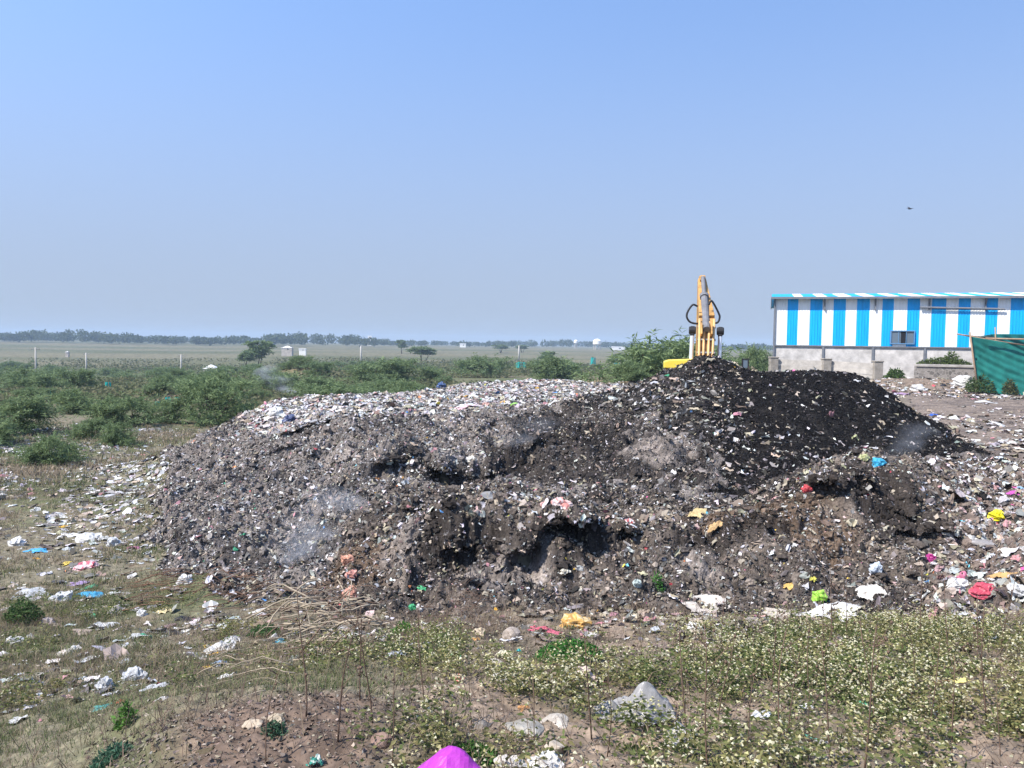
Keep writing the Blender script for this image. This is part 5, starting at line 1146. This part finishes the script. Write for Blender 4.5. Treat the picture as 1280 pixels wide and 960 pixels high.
PIECES = [
 ('plastic_bag', 552, 1000, 150, 100, 'tent', (.47, .055, .47), 'bright purple plastic bag peaking up at the bottom edge', 'bag'),
 ('plastic_bag', 46, 687, 32, 8, SH, (.10, .42, .70), 'light blue plastic bag on the grass near the left edge', 'bag'),
 ('plastic_bag', 112, 671, 32, 10, B, WH, 'white bag just right of the light blue bag on the grass', 'bag'),
 ('plastic_scrap', 46, 697, 14, 6, SH, (.65, .36, .06), 'small orange scrap below the light blue bag', 'plastic scrap'),
 ('plastic_scrap', 84, 703, 20, 7, SH, (.68, .52, .10), 'yellow plastic scrap between the blue bag and the pink bundle', 'plastic scrap'),
 ('plastic_bag', 107, 707, 32, 11, B, (.66, .50, .50), 'pinkish white bundle of plastic beside the yellow scrap', 'bag', None, (.5, .12, .16)),
 ('plastic_bag', 166, 684, 22, 8, SH, (.62, .20, .40), 'pink plastic sheet at the edge of the heap on the left', 'bag'),
 ('cloth', 96, 728, 36, 11, SH, (.36, .26, .44), 'lilac crumpled plastic above the teal blue rag', 'cloth'),
 ('cloth', 113, 743, 32, 11, CL_, (.06, .26, .42), 'teal blue crumpled rag on the left grass', 'cloth'),
 ('plastic_bag', 128, 780, 44, 19, SH, WH, 'big white torn bag lying alone in the grass left of the dark heap foot', 'bag'),
 ('plastic_bag', 17, 800, 28, 11, B, WH, 'white bag at the left edge of the grass, level with the big torn bag', 'bag'),
 ('plastic_bag', 131, 854, 25, 20, B, CL, 'standing cloudy clear bag in the lower left grass', 'bag'),
 ('plastic_bag', 169, 842, 28, 24, B, CL, 'taller cloudy clear bag right of the standing one', 'bag'),
 ('plastic_bag', 197, 856, 42, 11, SH, CL, 'flattened clear bag between two cloudy bags', 'bag'),
 ('plastic_bag', 203, 871, 20, 13, SH, WH, 'pale bag below the flattened clear bag', 'bag'),
 ('plastic_bag', 104, 846, 17, 13, SH, (.55, .62, .68), 'small bluish white bag left of the standing cloudy bag', 'bag'),
 ('plastic_scrap', 152, 875, 18, 9, SH, (.50, .08, .05), 'red scrap lying on the teal net in the lower left grass', 'plastic scrap'),
 ('net_scrap', 127, 883, 32, 8, SH, (.10, .32, .28), 'teal scrap of netting in the lower left grass', 'net'),
 ('plastic_bag', 278, 808, 34, 18, B, WH, 'white bag in the middle of the patterned bundle beside the brushwood', 'bag'),
 ('plastic_bag', 275, 828, 28, 16, SH, (.30, .42, .62), 'light blue bag at the bottom of the patterned bundle', 'bag', None, (.65, .66, .68)),
 ('plastic_bag', 258, 832, 20, 20, SH, (.60, .42, .10), 'orange and brown patterned wrapper at the left of the bundle', 'bag', None, (.12, .06, .04)),
 ('plastic_bag', 263, 806, 24, 12, SH, (.64, .44, .12), 'orange patterned wrapper at the top of the bundle', 'bag', None, (.66, .62, .5)),
 ('plastic_bag', 290, 799, 22, 11, B, WH, 'small white bag at the top right of the patterned bundle', 'bag'),
 ('plastic_bag', 250, 857, 22, 9, SH, (.56, .38, .34), 'pinkish scrap below the patterned bundle', 'bag'),
 ('sack', 232, 724, 21, 16, B, WH, 'bright white sack on the dark left foot of the heap', 'sack'),
 ('plastic_bag', 206, 762, 24, 12, SH, (.62, .52, .28), 'cream and yellow bag by the branches at the heap foot', 'bag', None, (.66, .64, .6)),
 ('rubber_scrap', 229, 772, 32, 11, SH, (.03, .03, .03), 'curved black rubber scrap below the cream and yellow bag', 'rubber scrap'),
 ('plastic_scrap', 324, 793, 20, 6, SH, (.50, .20, .10), 'orange strip in the weeds left of the brushwood', 'plastic scrap'),
 ('plastic_bag', 178, 766, 16, 11, B, WH, 'white bag left of the cream and yellow bag', 'bag'),
 ('plastic_bag', 156, 741, 22, 8, SH, OW, 'off-white scrap beside the thin brown branches', 'bag'),
 ('plastic_bag', 20, 678, 22, 13, B, WH, 'round white bag left of the light blue bag', 'bag'),
 ('plastic_bag', 142, 678, 18, 14, B, CL, 'cloudy bag between the white bag and the pink sheet', 'bag'),
 ('plastic_bag', 83, 668, 34, 7, SH, WH, 'long white sheet above the round white bags in the left grass', 'bag'),
 ('plastic_bag', 40, 738, 56, 14, SH, CL, 'wide cloudy plastic sheet left of the teal blue rag', 'bag'),
 ('plastic_bag', 76, 746, 28, 16, B, CL, 'cloudy bag between the wide cloudy sheet and the teal blue rag', 'bag'),
 ('plastic_bag', 60, 777, 18, 11, B, (.4, .34, .32), 'brownish bag left of the big torn bag', 'bag'),
 ('plastic_bag', 92, 811, 13, 10, B, WH, 'small white bag in the grass below the big torn bag', 'bag'),
 ('plastic_bag', 154, 826, 30, 8, SH, CL, 'thin clear sheet above the taller cloudy bag', 'bag'),
 ('plastic_bag', 217, 838, 11, 6, SH, WH, 'tiny white scrap left of the patterned bundle', 'bag'),
 ('net_cloth', 395, 946, 20, 40, CL_, (.05, .25, .20), 'green and white striped net cloth standing in the soil bank', 'cloth', None, (.45, .5, .46)),
 ('cloth', 318, 902, 32, 15, CL_, (.40, .33, .25), 'tan rag on the brown soil bank', 'cloth'),
 ('cloth', 345, 895, 28, 17, CL_, (.36, .30, .22), 'folded khaki rag right of the tan rag on the soil bank', 'cloth'),
 ('dry_leaf', 259, 936, 36, 12, LF, (.10, .08, .05), 'dark curled dry leaf on the soil bank', 'dry leaf'),
 ('dry_leaf', 196, 930, 14, 28, LF, (.30, .23, .15), 'pale curled dry leaf on the left of the soil bank', 'dry leaf'),
 ('plastic_bag', 497, 815, 28, 15, SH, (.52, .55, .60), 'pale grey plastic sheet right of the brushwood, left half', 'bag'),
 ('plastic_bag', 524, 804, 32, 20, SH, (.55, .58, .62), 'pale grey plastic sheet right of the brushwood, larger right half', 'bag'),
 ('cloth', 680, 787, 44, 8, CL_, (.48, .12, .16), 'flat crimson cloth lying on the earth', 'cloth'),
 ('plastic_bag', 720, 779, 36, 19, B, (.66, .40, .12), 'orange bag right of the crimson cloth', 'bag', None, (.68, .54, .3)),
 ('plastic_bag', 600, 788, 26, 17, SH, (.60, .50, .36), 'cream bag over an orange scrap on the earth', 'bag'),
 ('plastic_scrap', 595, 798, 18, 8, SH, (.68, .38, .12), 'orange scrap under the cream bag', 'plastic scrap'),
 ('rock', 640, 792, 26, 18, ST_, (.34, .29, .25), 'pinkish grey rock left of the crimson cloth', 'rock'),
 ('cloth', 631, 816, 22, 17, CL_, (.58, .54, .40), 'cream striped cloth in the middle of the earth patch', 'cloth'),
 ('plastic_scrap', 568, 817, 16, 12, SH, (.08, .45, .18), 'bright green plastic scrap left of the cream striped cloth', 'plastic scrap'),
 ('plastic_scrap', 648, 812, 8, 10, SH, (.05, .45, .46), 'small turquoise scrap beside the cream striped cloth', 'plastic scrap'),
 ('plastic_bag', 570, 845, 28, 12, SH, (.60, .52, .36), 'cream wrapper with a red patch at the edge of the weeds', 'bag', None, (.5, .12, .1)),
 ('rock', 617, 826, 22, 11, ST_, (.38, .34, .28), 'pale flat rock below the cream striped cloth', 'rock'),
 ('rock', 622, 849, 24, 14, ST_, (.42, .39, .34), 'pale rock above the dark rag', 'rock'),
 ('rock', 650, 857, 24, 10, ST_, (.42, .38, .32), 'long pale rock left of the dark rag', 'rock'),
 ('rag', 677, 852, 30, 13, CL_, (.035, .032, .03), 'dark grey rag among pale rocks', 'cloth'),
 ('plastic_bag', 728, 847, 34, 23, B, (.58, .46, .40), 'pinkish cream bag right of the vivid green plant', 'bag'),
 ('plastic_scrap', 752, 852, 28, 12, SH, (.56, .20, .22), 'pink scrap beside the pinkish cream bag', 'plastic scrap'),
 ('stick', 706, 842, 8, 16, ST_, (.6, .56, .5), 'white upright shard left of the pinkish cream bag', 'shard'),
 ('plastic_bag', 802, 880, 68, 46, 'tent', (.34, .33, .32), 'large peaked translucent grey bag in the weeds', 'bag'),
 ('plastic_bag', 766, 888, 40, 20, 'tent', (.32, .31, .29), 'low translucent grey bag left of the large peaked bag', 'bag'),
 ('plastic_bag', 849, 918, 36, 26, 'tent', (.56, .54, .52), 'pale grey bag right below the large peaked bag', 'bag'),
 ('rock', 693, 932, 28, 22, ST_, (.42, .36, .29), 'pointed tan rock near the bottom edge', 'rock'),
 ('plastic_bag', 638, 957, 42, 18, B, (.62, .58, .53), 'white lumpy bag at the bottom edge, left of its pair', 'bag'),
 ('plastic_bag', 682, 953, 40, 22, B, (.68, .66, .62), 'whiter lumpy bag at the bottom edge below the pointed rock', 'bag'),
 ('dry_leaf', 654, 882, 20, 18, LF, (.52, .28, .12), 'curled orange dry leaf in the weeds', 'dry leaf'),
 ('rock', 655, 906, 44, 13, ST_, (.32, .30, .26), 'long flat grey rock in the weeds', 'rock'),
 ('rock', 696, 899, 34, 12, ST_, (.40, .36, .31), 'flat grey rock right of the long flat rock', 'rock'),
 ('rock', 478, 924, 30, 18, ST_, (.22, .15, .12), 'brown rock at the right end of the soil bank', 'rock'),
 ('rock', 603, 904, 24, 10, ST_, (.2, .18, .16), 'dark rock in the weeds left of the long flat rock', 'rock'),
 ('plastic_scrap', 436, 699, 14, 13, B, (.60, .32, .22), 'top one of three peach scraps on the dark slope', 'plastic scrap'),
 ('plastic_scrap', 440, 719, 13, 10, B, (.56, .27, .22), 'middle one of three peach scraps on the dark slope', 'plastic scrap'),
 ('plastic_scrap', 437, 744, 17, 16, B, (.60, .30, .22), 'lowest and largest of three peach scraps on the dark slope', 'plastic scrap'),
 ('paper_plate', 706, 713, 13, 13, SH, (.66, .63, .54), 'round cream plate on the scarp of the front ridge', 'plate'),
 ('plastic_bag', 785, 655, 14, 10, B, WH, 'white and red bag on the crest of the front ridge', 'bag', None, (.55, .12, .12)),
 ('plastic_bag', 698, 633, 26, 14, B, (.62, .50, .48), 'pale pink bag on the crest of the front ridge', 'bag', None, (.6, .25, .22)),
 ('plastic_bag', 683, 632, 13, 13, B, (.60, .36, .33), 'salmon scrap touching the pale pink bag', 'bag'),
 ('plastic_scrap', 638, 643, 10, 7, SH, (.60, .62, .06), 'yellow-green scrap left of the pale pink bag', 'plastic scrap'),
 ('cloth', 872, 641, 36, 15, SH, (.55, .44, .22), 'ochre sheet hanging over the dark hollow of the ridge', 'cloth'),
 ('cloth', 895, 655, 20, 14, CL_, (.42, .28, .14), 'brown cloth right below the ochre sheet', 'cloth'),
 ('plastic_bag', 802, 717, 20, 10, SH, (.55, .52, .34), 'pale yellow bag low on the front ridge', 'bag'),
 ('plastic_bag', 796, 730, 11, 10, B, (.48, .56, .54), 'pale greenish bag below the pale yellow bag', 'bag'),
 ('plastic_scrap', 829, 699, 10, 10, SH, (.06, .07, .10), 'dark blue scrap on the front ridge', 'plastic scrap'),
 ('plastic_scrap', 922, 517, 12, 9, SH, (.58, .28, .34), 'pink scrap alone on the black mound', 'plastic scrap'),
 ('plastic_scrap', 1037, 517, 10, 20, SH, (.28, .15, .17), 'dull pink strip hanging on the black mound', 'plastic scrap'),
 ('plastic_bag', 1097, 579, 15, 9, B, (.06, .40, .62), 'sky blue bag on the hump below the black mound', 'bag'),
 ('plastic_scrap', 1167, 518, 14, 7, SH, (.04, .12, .50), 'deep blue scrap right of the black mound', 'plastic scrap'),
 ('plastic_scrap', 1245, 643, 18, 11, B, (.70, .62, .02), 'vivid yellow bag on the right litter slope', 'bag'),
 ('plastic_scrap', 1268, 616, 22, 7, SH, (.50, .10, .38), 'magenta bag near the right edge of the slope', 'bag'),
 ('plastic_scrap', 1277, 610, 14, 7, SH, (.28, .48, .66), 'light blue scrap above the magenta bag', 'plastic scrap'),
 ('plastic_scrap', 1008, 612, 11, 8, B, (.55, .08, .09), 'red scrap on the left crest of the right hump', 'plastic scrap'),
 ('plastic_sheet', 1080, 570, 16, 18, SH, (.55, .56, .30), 'pale yellow strip lying on the black mound foot', 'plastic sheet'),
 ('plastic_sheet', 1069, 546, 8, 14, SH, (.54, .56, .32), 'narrow yellow strip above the pale yellow one', 'plastic sheet'),
 ('plastic_bag', 1024, 747, 17, 15, B, (.38, .66, .10), 'lime green bag at the foot of the front ridge', 'bag'),
 ('plastic_scrap', 1016, 722, 14, 9, SH, (.55, .52, .10), 'yellow scrap above the lime green bag', 'plastic scrap'),
 ('plastic_scrap', 988, 734, 20, 6, SH, (.60, .40, .12), 'orange-yellow strip left of the lime green bag', 'plastic scrap'),
 ('plastic_sheet', 1213, 673, 20, 13, SH, WH, 'white cloth on the right litter slope beside a grey plank', 'cloth'),
 ('plank', 1224, 679, 34, 13, ST_, (.28, .26, .25), 'grey splintered plank on the right litter slope', 'plank'),
 ('plastic_sheet', 1180, 662, 20, 8, SH, OW, 'pale flat sheet left of the white cloth on the slope', 'plastic sheet'),
 ('plastic_scrap', 1163, 698, 12, 10, B, (.46, .05, .24), 'dark magenta scrap left of the grey plank', 'plastic scrap'),
 ('plastic_bag', 1228, 737, 26, 11, B, (.52, .08, .12), 'crimson bag low on the right litter slope', 'bag'),
 ('plastic_sheet', 1250, 719, 36, 9, SH, (.58, .36, .14), 'orange sheet above the crimson bag', 'plastic sheet'),
 ('plastic_scrap', 1271, 697, 18, 12, SH, (.60, .30, .30), 'pink sheet near the right edge above the orange sheet', 'plastic sheet'),
 ('plastic_bag', 1268, 735, 20, 12, B, WH, 'white bag right of the crimson bag', 'bag'),
 ('plastic_scrap', 1204, 724, 14, 13, B, (.58, .18, .28), 'pink scrap left above the crimson bag', 'plastic scrap'),
 ('plastic_bag', 1195, 733, 22, 13, B, WH, 'white bag left of the crimson bag', 'bag'),
 ('plastic_sheet', 1228, 502, 28, 6, SH, WH, 'white sheet on the bare yard below the green net', 'plastic sheet'),
 ('plastic_bag', 1203, 478, 24, 12, B, WH, 'heap of white plastic beside the bushes of the green net', 'bag'),
 ('plastic_sheet', 1128, 492, 26, 6, SH, (.40, .26, .40), 'purplish sheet right of the black mound top', 'plastic sheet'),
 ('plastic_bag', 1148, 486, 18, 8, B, WH, 'white bag right of the purplish sheet', 'bag'),
 ('plastic_bag', 1180, 481, 10, 5, SH, (.05, .05, .06), 'black scrap left of the heap of white plastic', 'plastic scrap'),
 ('plastic_bag', 1065, 654, 15, 18, SH, (.58, .53, .40), 'cream scrap on the face of the right hump', 'plastic scrap'),
 ('plastic_bag', 1095, 711, 14, 12, B, (.56, .62, .68), 'bluish white bag low on the right hump', 'bag'),
 ('plastic_sheet', 1036, 763, 80, 16, SH, (.66, .64, .61), 'large white plastic sheet along the foot of the ridge', 'plastic sheet'),
 ('plastic_sheet', 1084, 739, 46, 14, SH, (.64, .60, .54), 'off-white sheet draped up the ridge foot, right of the large one', 'plastic sheet'),
 ('cloth', 880, 757, 76, 12, SH, (.58, .52, .45), 'long cream sheet along the foot of the ridge', 'cloth'),
 ('cloth', 972, 765, 50, 9, SH, (.60, .52, .42), 'tan cream sheet between the long cream sheet and the large white one', 'cloth'),
 ('rock', 943, 779, 26, 17, ST_, (.24, .21, .19), 'grey rock below the tan cream sheet', 'rock'),
 ('plastic_sheet', 1142, 777, 30, 10, SH, (.64, .61, .42), 'yellowish white sheet at the right foot of the ridge', 'plastic sheet'),
 ('plastic_sheet', 1089, 860, 44, 17, SH, (.38, .43, .50), 'flat grey-blue plastic sheet in the right weeds', 'plastic sheet'),
 ('plastic_scrap', 1078, 876, 20, 8, SH, (.12, .48, .28), 'green scrap just below the grey-blue sheet', 'plastic scrap'),
 ('dry_leaf', 1201, 849, 30, 10, LF, (.62, .55, .20), 'yellow dry leaf in the far right weeds', 'dry leaf'),
 ('dry_leaf', 1177, 850, 24, 9, LF, (.28, .15, .07), 'brown dry leaf left of the yellow leaf', 'dry leaf'),
 ('plastic_bag', 952, 891, 32, 19, SH, (.64, .65, .64), 'crumpled white paper-like sheet in the right weeds', 'bag'),
 ('plastic_bag', 1008, 881, 20, 12, SH, (.62, .61, .58), 'smaller white scrap right of the crumpled white sheet', 'bag'),
 ('plastic_bag', 1012, 920, 20, 11, SH, (.15, .52, .42), 'mint green wrapper low in the right weeds', 'bag'),
 ('plastic_bag', 1028, 926, 22, 12, SH, (.58, .56, .54), 'white wrapper touching the mint green one', 'bag'),
 ('plastic_bag', 881, 839, 30, 20, SH, (.60, .58, .54), 'torn white paper at the edge of the right weeds', 'paper'),
 ('rock', 1098, 824, 24, 16, ST_, (.36, .28, .22), 'tan stone above the grey-blue sheet', 'rock'),
 ('rock', 1034, 834, 28, 18, ST_, (.26, .19, .15), 'brown stone left of the tan stone', 'rock'),
 ('plastic_scrap', 969, 820, 20, 8, SH, (.62, .54, .16), 'yellow scrap in the weeds above the crumpled white sheet', 'plastic scrap'),
 ('plastic_sheet', 552, 483, 12, 8, B, (.05, .10, .24), 'dark blue bag on the skyline of the pale plateau', 'bag'),
 ('plastic_bag', 361, 524, 16, 8, B, (.07, .09, .18), 'dark blue bag on the left rim of the plateau', 'bag'),
 ('plastic_scrap', 643, 506, 10, 6, B, (.35, .62, .16), 'lime scrap at the front edge of the plateau', 'plastic scrap'),
 ('plastic_bag', 346, 515, 16, 9, B, WH, 'white bag above the dark blue bag on the left rim', 'bag'),
 ('plastic_sheet', 585, 508, 34, 8, SH, (.62, .40, .42), 'pink and white sheet on the plateau edge', 'plastic sheet', None, (.68, .66, .66)),
 ('plastic_scrap', 507, 603, 10, 20, SH, (.55, .58, .60), 'pale strip hanging into the dark scarp', 'plastic scrap'),
 ('plastic_scrap', 473, 596, 8, 16, SH, (.44, .24, .12), 'orange-brown strip hanging at the left end of the scarp', 'plastic scrap'),
 ('plastic_bag', 590, 577, 12, 10, B, (.66, .64, .58), 'white bag on the lip of the scarp', 'bag'),
 ('plastic_bag', 484, 575, 18, 8, SH, (.46, .48, .40), 'greenish grey sheet above the scarp', 'plastic sheet'),
 ('plastic_scrap', 527, 737, 12, 8, B, (.07, .42, .18), 'green scrap on the talus below the ash patch', 'plastic scrap'),
 ('plastic_scrap', 515, 760, 9, 8, B, (.07, .40, .18), 'green scrap lower on the talus beside a white one', 'plastic scrap'),
 ('plastic_scrap', 524, 760, 10, 8, B, WH, 'white scrap touching the lower green one', 'plastic scrap'),
]
for r_ in PIECES: piece(*r_)

# ------------------------------------------------------------------ brushwood, stalks, small plants
def twig_bundle(name, m, label, cat, px0, px1, py, n_, lpx, rpx, spread, seed, lift=1.0):
    rg = random.Random(seed); c0 = hit((px0 + px1) / 2, py); k_ = c0[1] / FPX; o = thing(name, label, cat, tuple(c0))
    for i in range(n_):
        p = hit(rg.uniform(px0, px1), py + rg.uniform(-spread, spread)); a_ = rg.gauss(0.35, .75) + (math.pi if rg.random() < .5 else 0); L_ = lpx * k_ * rg.uniform(.4, 1)
        x_, y_ = p[0], p[1]; pts_ = []; z0 = rg.uniform(.02, .3) * lift; bend = rg.uniform(-.5, .5); hg = rg.uniform(-.1, .45) * lift
        for s_ in range(7):
            t_ = s_ / 6; aa = a_ + bend * t_; xx = x_ + math.cos(aa) * L_ * (t_ - .5); yy = y_ + math.sin(aa) * L_ * .5 * (t_ - .5)
            pts_.append(Vector((xx, yy, float(height(xx, yy)) + z0 + hg * math.sin(t_ * 2.4) * L_ * .5)) - Vector(c0))
        r0 = rpx * k_ * rg.uniform(.4, 1.4); b = MB(); b.tube(pts_, r0, 5, r2=r0 * .4); b.build('branch', m if rg.random() < .7 else M_twig, o, smooth=True)
    return o
twig_bundle('brushwood_pile', M_straw, 'pile of pale dry branches at the foot of the heap, left of centre', 'brushwood', 340, 460, 800, 98, 100, 1.1, 28, 5, 1.7)
twig_bundle('brushwood_pile', M_straw, 'loose arching dry twigs in the grass right of the patterned bundle', 'brushwood', 240, 350, 850, 26, 95, .5, 24, 6)
twig_bundle('branch_tangle', mat('red_brown_twig', (.17, .095, .06), rough=.9, noise=(6, .4)), 'tangle of thin red-brown branches on the dark left foot of the heap', 'branches', 170, 330, 742, 96, 75, .55, 24, 7, .6)
twig_bundle('branch_tangle', M_twig, 'thin brown twigs standing in front of the front ridge, left of the cream bag', 'branches', 530, 610, 775, 70, 40, .4, 16, 9, 1.2)
STK = []
rg = random.Random(21)
def stalk(o_name, h, seed):
    r_ = random.Random(seed); b = MB(); ln = r_.uniform(-.12, .12); ly = r_.uniform(-.1, .1)
    P_ = [Vector((ln * h * t_ * t_ + .012 * math.sin(5 * t_ + seed), ly * h * t_, h * t_ - .03)) for t_ in [i / 7 for i in range(8)]]
    b.tube(P_, .0046, 5, r2=.0018)
    for i in range(r_.randint(5, 9)):
        t_ = r_.uniform(.3, .98); p = P_[int(t_ * 7)]; a_ = r_.uniform(0, 6.28); L_ = h * r_.uniform(.08, .25)
        q_ = p + Vector((math.cos(a_) * L_ * .7, math.sin(a_) * L_ * .7, L_ * .8)); b.tube([p, p.lerp(q_, .5) + Vector((0, 0, -.01)), q_], .0022, 4, r2=.001)
        b.box(q_, (.008, .008, .014))
    return b
SP = []
for i in range(6):
    o = stalk('dry_stalk', 0.75, i).build('dry_stalk', M_twig, smooth=True); SP.append(o)
stx = [(866, 806), (900, 880), (938, 800), (962, 850), (981, 905), (1003, 770), (1027, 800), (1060, 790), (1128, 795), (1150, 780), (1185, 800), (1200, 775), (1222, 800), (1254, 790), (1275, 830), (985, 780), (1010, 860), (1096, 800), (742, 845), (740, 900), (860, 905), (885, 945), (1040, 930), (1160, 900), (590, 880), (465, 880), (420, 900), (490, 935), (930, 930), (1230, 880), (1010, 925), (1090, 880), (1140, 850), (1190, 930), (1250, 920), (900, 800), (845, 790), (800, 800), (760, 920), (670, 930), (560, 910), (530, 860), (450, 850), (380, 870), (330, 930), (1080, 940), (970, 940), (920, 770), (1040, 775), (1110, 770)]
for i, (px, py) in enumerate(stx):
    p = hit(px, py + 26); o = SP[i] if i < 6 else SP[i % 6].copy()
    if i >= 6: COL.objects.link(o)
    s_ = rg.uniform(.55, 1.15); o.location = tuple(p); o.scale = (s_ * 1.2, s_ * 1.2, s_); o.rotation_euler = (0, 0, rg.uniform(0, 6.28))
    tag(o, 'thin dry brown stalk standing up among the low weeds', 'dry stalk', 'dry stalks among the weeds')
def leafy(name, px, py, wpx, hpx, n_, L, col, label, cat='plant', seed=1, group=None, Y=None, top=False):
    rgp = np.random.default_rng(seed); p = hit(px, py) if Y is None else np.array(at(px, py, Y) if top else gpt(px, Y)); k_ = p[1] / FPX; W_, H_ = wpx * k_, hpx * k_
    a_ = rgp.uniform(0, 6.28, n_); r_ = np.sqrt(rgp.random(n_)) * W_ / 2; x_, y_ = r_ * np.cos(a_), r_ * np.sin(a_) * (.12 if top else 1)
    gz_ = 0 * x_ if top else height(p[0] + x_, p[1] + y_) - p[2]; z_ = gz_ + H_ * (1 - (2 * r_ / W_) ** 2 * .8) * rgp.random(n_) ** .6
    cc_ = np.array(col) * rgp.uniform(.6, 1.4, (n_, 1)); v_, f_, c_ = leaves(np.stack([x_, y_, z_], -1), rgp.uniform(.5, 1.1, n_) * L, rgp.uniform(.2, .4, n_) * L, cc_, rgp, .9)
    o = thing(name, label, cat, tuple(p), group=group); np_mesh('leaves', v_, f_, M_leaf, c_, parent=o)
    b = MB()
    for i in range(5): b.tube([(x_[i] * .3, y_[i] * .3, -.03), (x_[i] * .5, y_[i] * .5, gz_[i] + H_ * .7)], max(.004, L * .05), 5)
    b.build('stem', M_bark, o)
leafy('green_plant', 711, 826, 84, 26, 2600, .05, (.05, .16, .03), 'vivid green low leafy plant right of the cream striped cloth', seed=1)
leafy('green_plant', 503, 793, 28, 15, 500, .05, (.07, .20, .03), 'small bright green tuft above the pale grey plastic sheet', seed=2)
leafy('green_plant', 823, 737, 16, 22, 160, .07, (.07, .20, .04), 'bright green seedling low on the front ridge', seed=3)
leafy('green_plant', 138, 953, 46, 20, 500, .05, (.06, .13, .08), 'grey-green rosette plant at the left end of the soil bank', seed=4)
leafy('green_plant', 342, 918, 28, 12, 260, .04, (.06, .12, .07), 'grey-green sprig below the folded khaki rag', seed=5)
leafy('green_plant', 156, 908, 26, 30, 200, .06, (.09, .19, .04), 'fresh green tuft in the dry grass left of the soil bank', seed=6)
leafy('green_plant', 595, 950, 60, 14, 900, .05, (.06, .15, .03), 'dark green low plant right of the purple bag', seed=7)
leafy('green_plant', 30, 775, 44, 30, 900, .08, (.07, .12, .04), 'leafy green plant at the left edge beside a brownish bag', seed=8)
leafy('green_plant', 330, 795, 40, 16, 600, .06, (.06, .13, .04), 'green plants left of the brushwood pile', seed=9)
leafy('weed_bush', 1118, 462, 26, 18, 900, .3, (.08, .13, .04), 'green weed bush on the rubble below the shed window', 'bush', 11, Y=54.5)
leafy('weed_bush', 1180, 457, 70, 10, 1600, .22, (.11, .15, .05), 'long green weed growth along the top of the stone wall', 'bush', 12, Y=56.2, top=True)
leafy('weed_bush', 1190, 456, 24, 17, 500, .24, (.11, .16, .05), 'taller weed in the middle of the stone wall top', 'bush', 15, Y=56.4, top=True)
leafy('weed_bush', 1226, 492, 34, 24, 1300, .22, (.08, .12, .045), 'green weed bush at the left corner of the shade net', 'bush', 13)
leafy('weed_bush', 1262, 494, 18, 20, 500, .22, (.10, .11, .05), 'dry weed bush in front of the shade net', 'bush', 14)

# ------------------------------------------------------------------ smoke
def smoke(px, py, wpx, hpx, dens, lean, label, seed, rise_=1.0):
    p = hit(px, py); k_ = p[1] / FPX; W_, H_ = wpx * k_, hpx * k_
    V, F = ico(2); V = V * np.array([.5, .5, .5]) + np.array([0, 0, .5])
    m = bpy.data.materials.new('smoke'); m.use_nodes = True; t = m.node_tree; t.nodes.remove(t.nodes['Principled BSDF'])
    N_ = t.nodes.new; tc = N_('ShaderNodeTexCoord'); sp = N_('ShaderNodeSeparateXYZ'); t.links.new(tc.outputs['Object'], sp.inputs[0])
    def mth(op, a, b=None):
        q = N_('ShaderNodeMath'); q.operation = op
        for i, z_ in enumerate((a, b)):
            if z_ is None: continue
            if isinstance(z_, (int, float)): q.inputs[i].default_value = z_
            else: t.links.new(z_, q.inputs[i])
        return q.outputs[0]
    X_, Y_, Z_ = sp.outputs; nz = N_('ShaderNodeTexNoise'); nz.inputs['Scale'].default_value = 3.2; nz.inputs['Detail'].default_value = 4
    mp_ = N_('ShaderNodeMapping'); mp_.inputs['Location'].default_value = (seed, 0, 0); t.links.new(tc.outputs['Object'], mp_.inputs[0]); t.links.new(mp_.outputs[0], nz.inputs['Vector'])
    ww = mth('MULTIPLY', mth('SUBTRACT', nz.outputs['Fac'], .5), .5)
    cx = mth('ADD', mth('MULTIPLY', mth('SUBTRACT', Z_, .12), lean), ww)
    rad = mth('ADD', mth('MULTIPLY', Z_, .26), .05)
    d2 = mth('POWER', mth('ADD', mth('POWER', mth('SUBTRACT', X_, cx), 2), mth('POWER', Y_, 2)), .5)
    fall = mth('MAXIMUM', mth('SUBTRACT', 1, mth('DIVIDE', d2, rad)), 0)
    n2 = mth('MAXIMUM', mth('MULTIPLY', mth('SUBTRACT', nz.outputs['Fac'], .36), 3), 0)
    fade = mth('POWER', mth('MAXIMUM', mth('SUBTRACT', 1, Z_), 0), 1.1)
    dn = mth('MULTIPLY', mth('MULTIPLY', mth('MULTIPLY', fall, n2), fade), dens / max(W_, .2))
    pv_ = N_('ShaderNodeVolumePrincipled'); pv_.inputs['Color'].default_value = (.88, .91, .97, 1); t.links.new(dn, pv_.inputs['Density']); t.links.new(pv_.outputs[0], t.nodes['Material Output'].inputs['Volume'])
    o = np_mesh('smoke', V, F, m); o.location = (p[0], p[1], p[2] - .05 * H_); o.scale = (W_, W_ * .7, H_); return tag(o, label, 'smoke', kind='stuff')
smoke(364, 498, 110, 50, 17, -.55, 'thin bluish smoke drifting left from the top left of the grey heap', 1)
smoke(352, 706, 250, 120, 11, .45, 'pale smoke rising from a burnt hole at the left foot of the heap', 4)
smoke(1112, 578, 140, 60, 6, .4, 'faint smoke at the right foot of the black mound', 9)
smoke(640, 560, 190, 46, 6, .2, 'very thin smoke over the grey slope left of the black mound', 12)
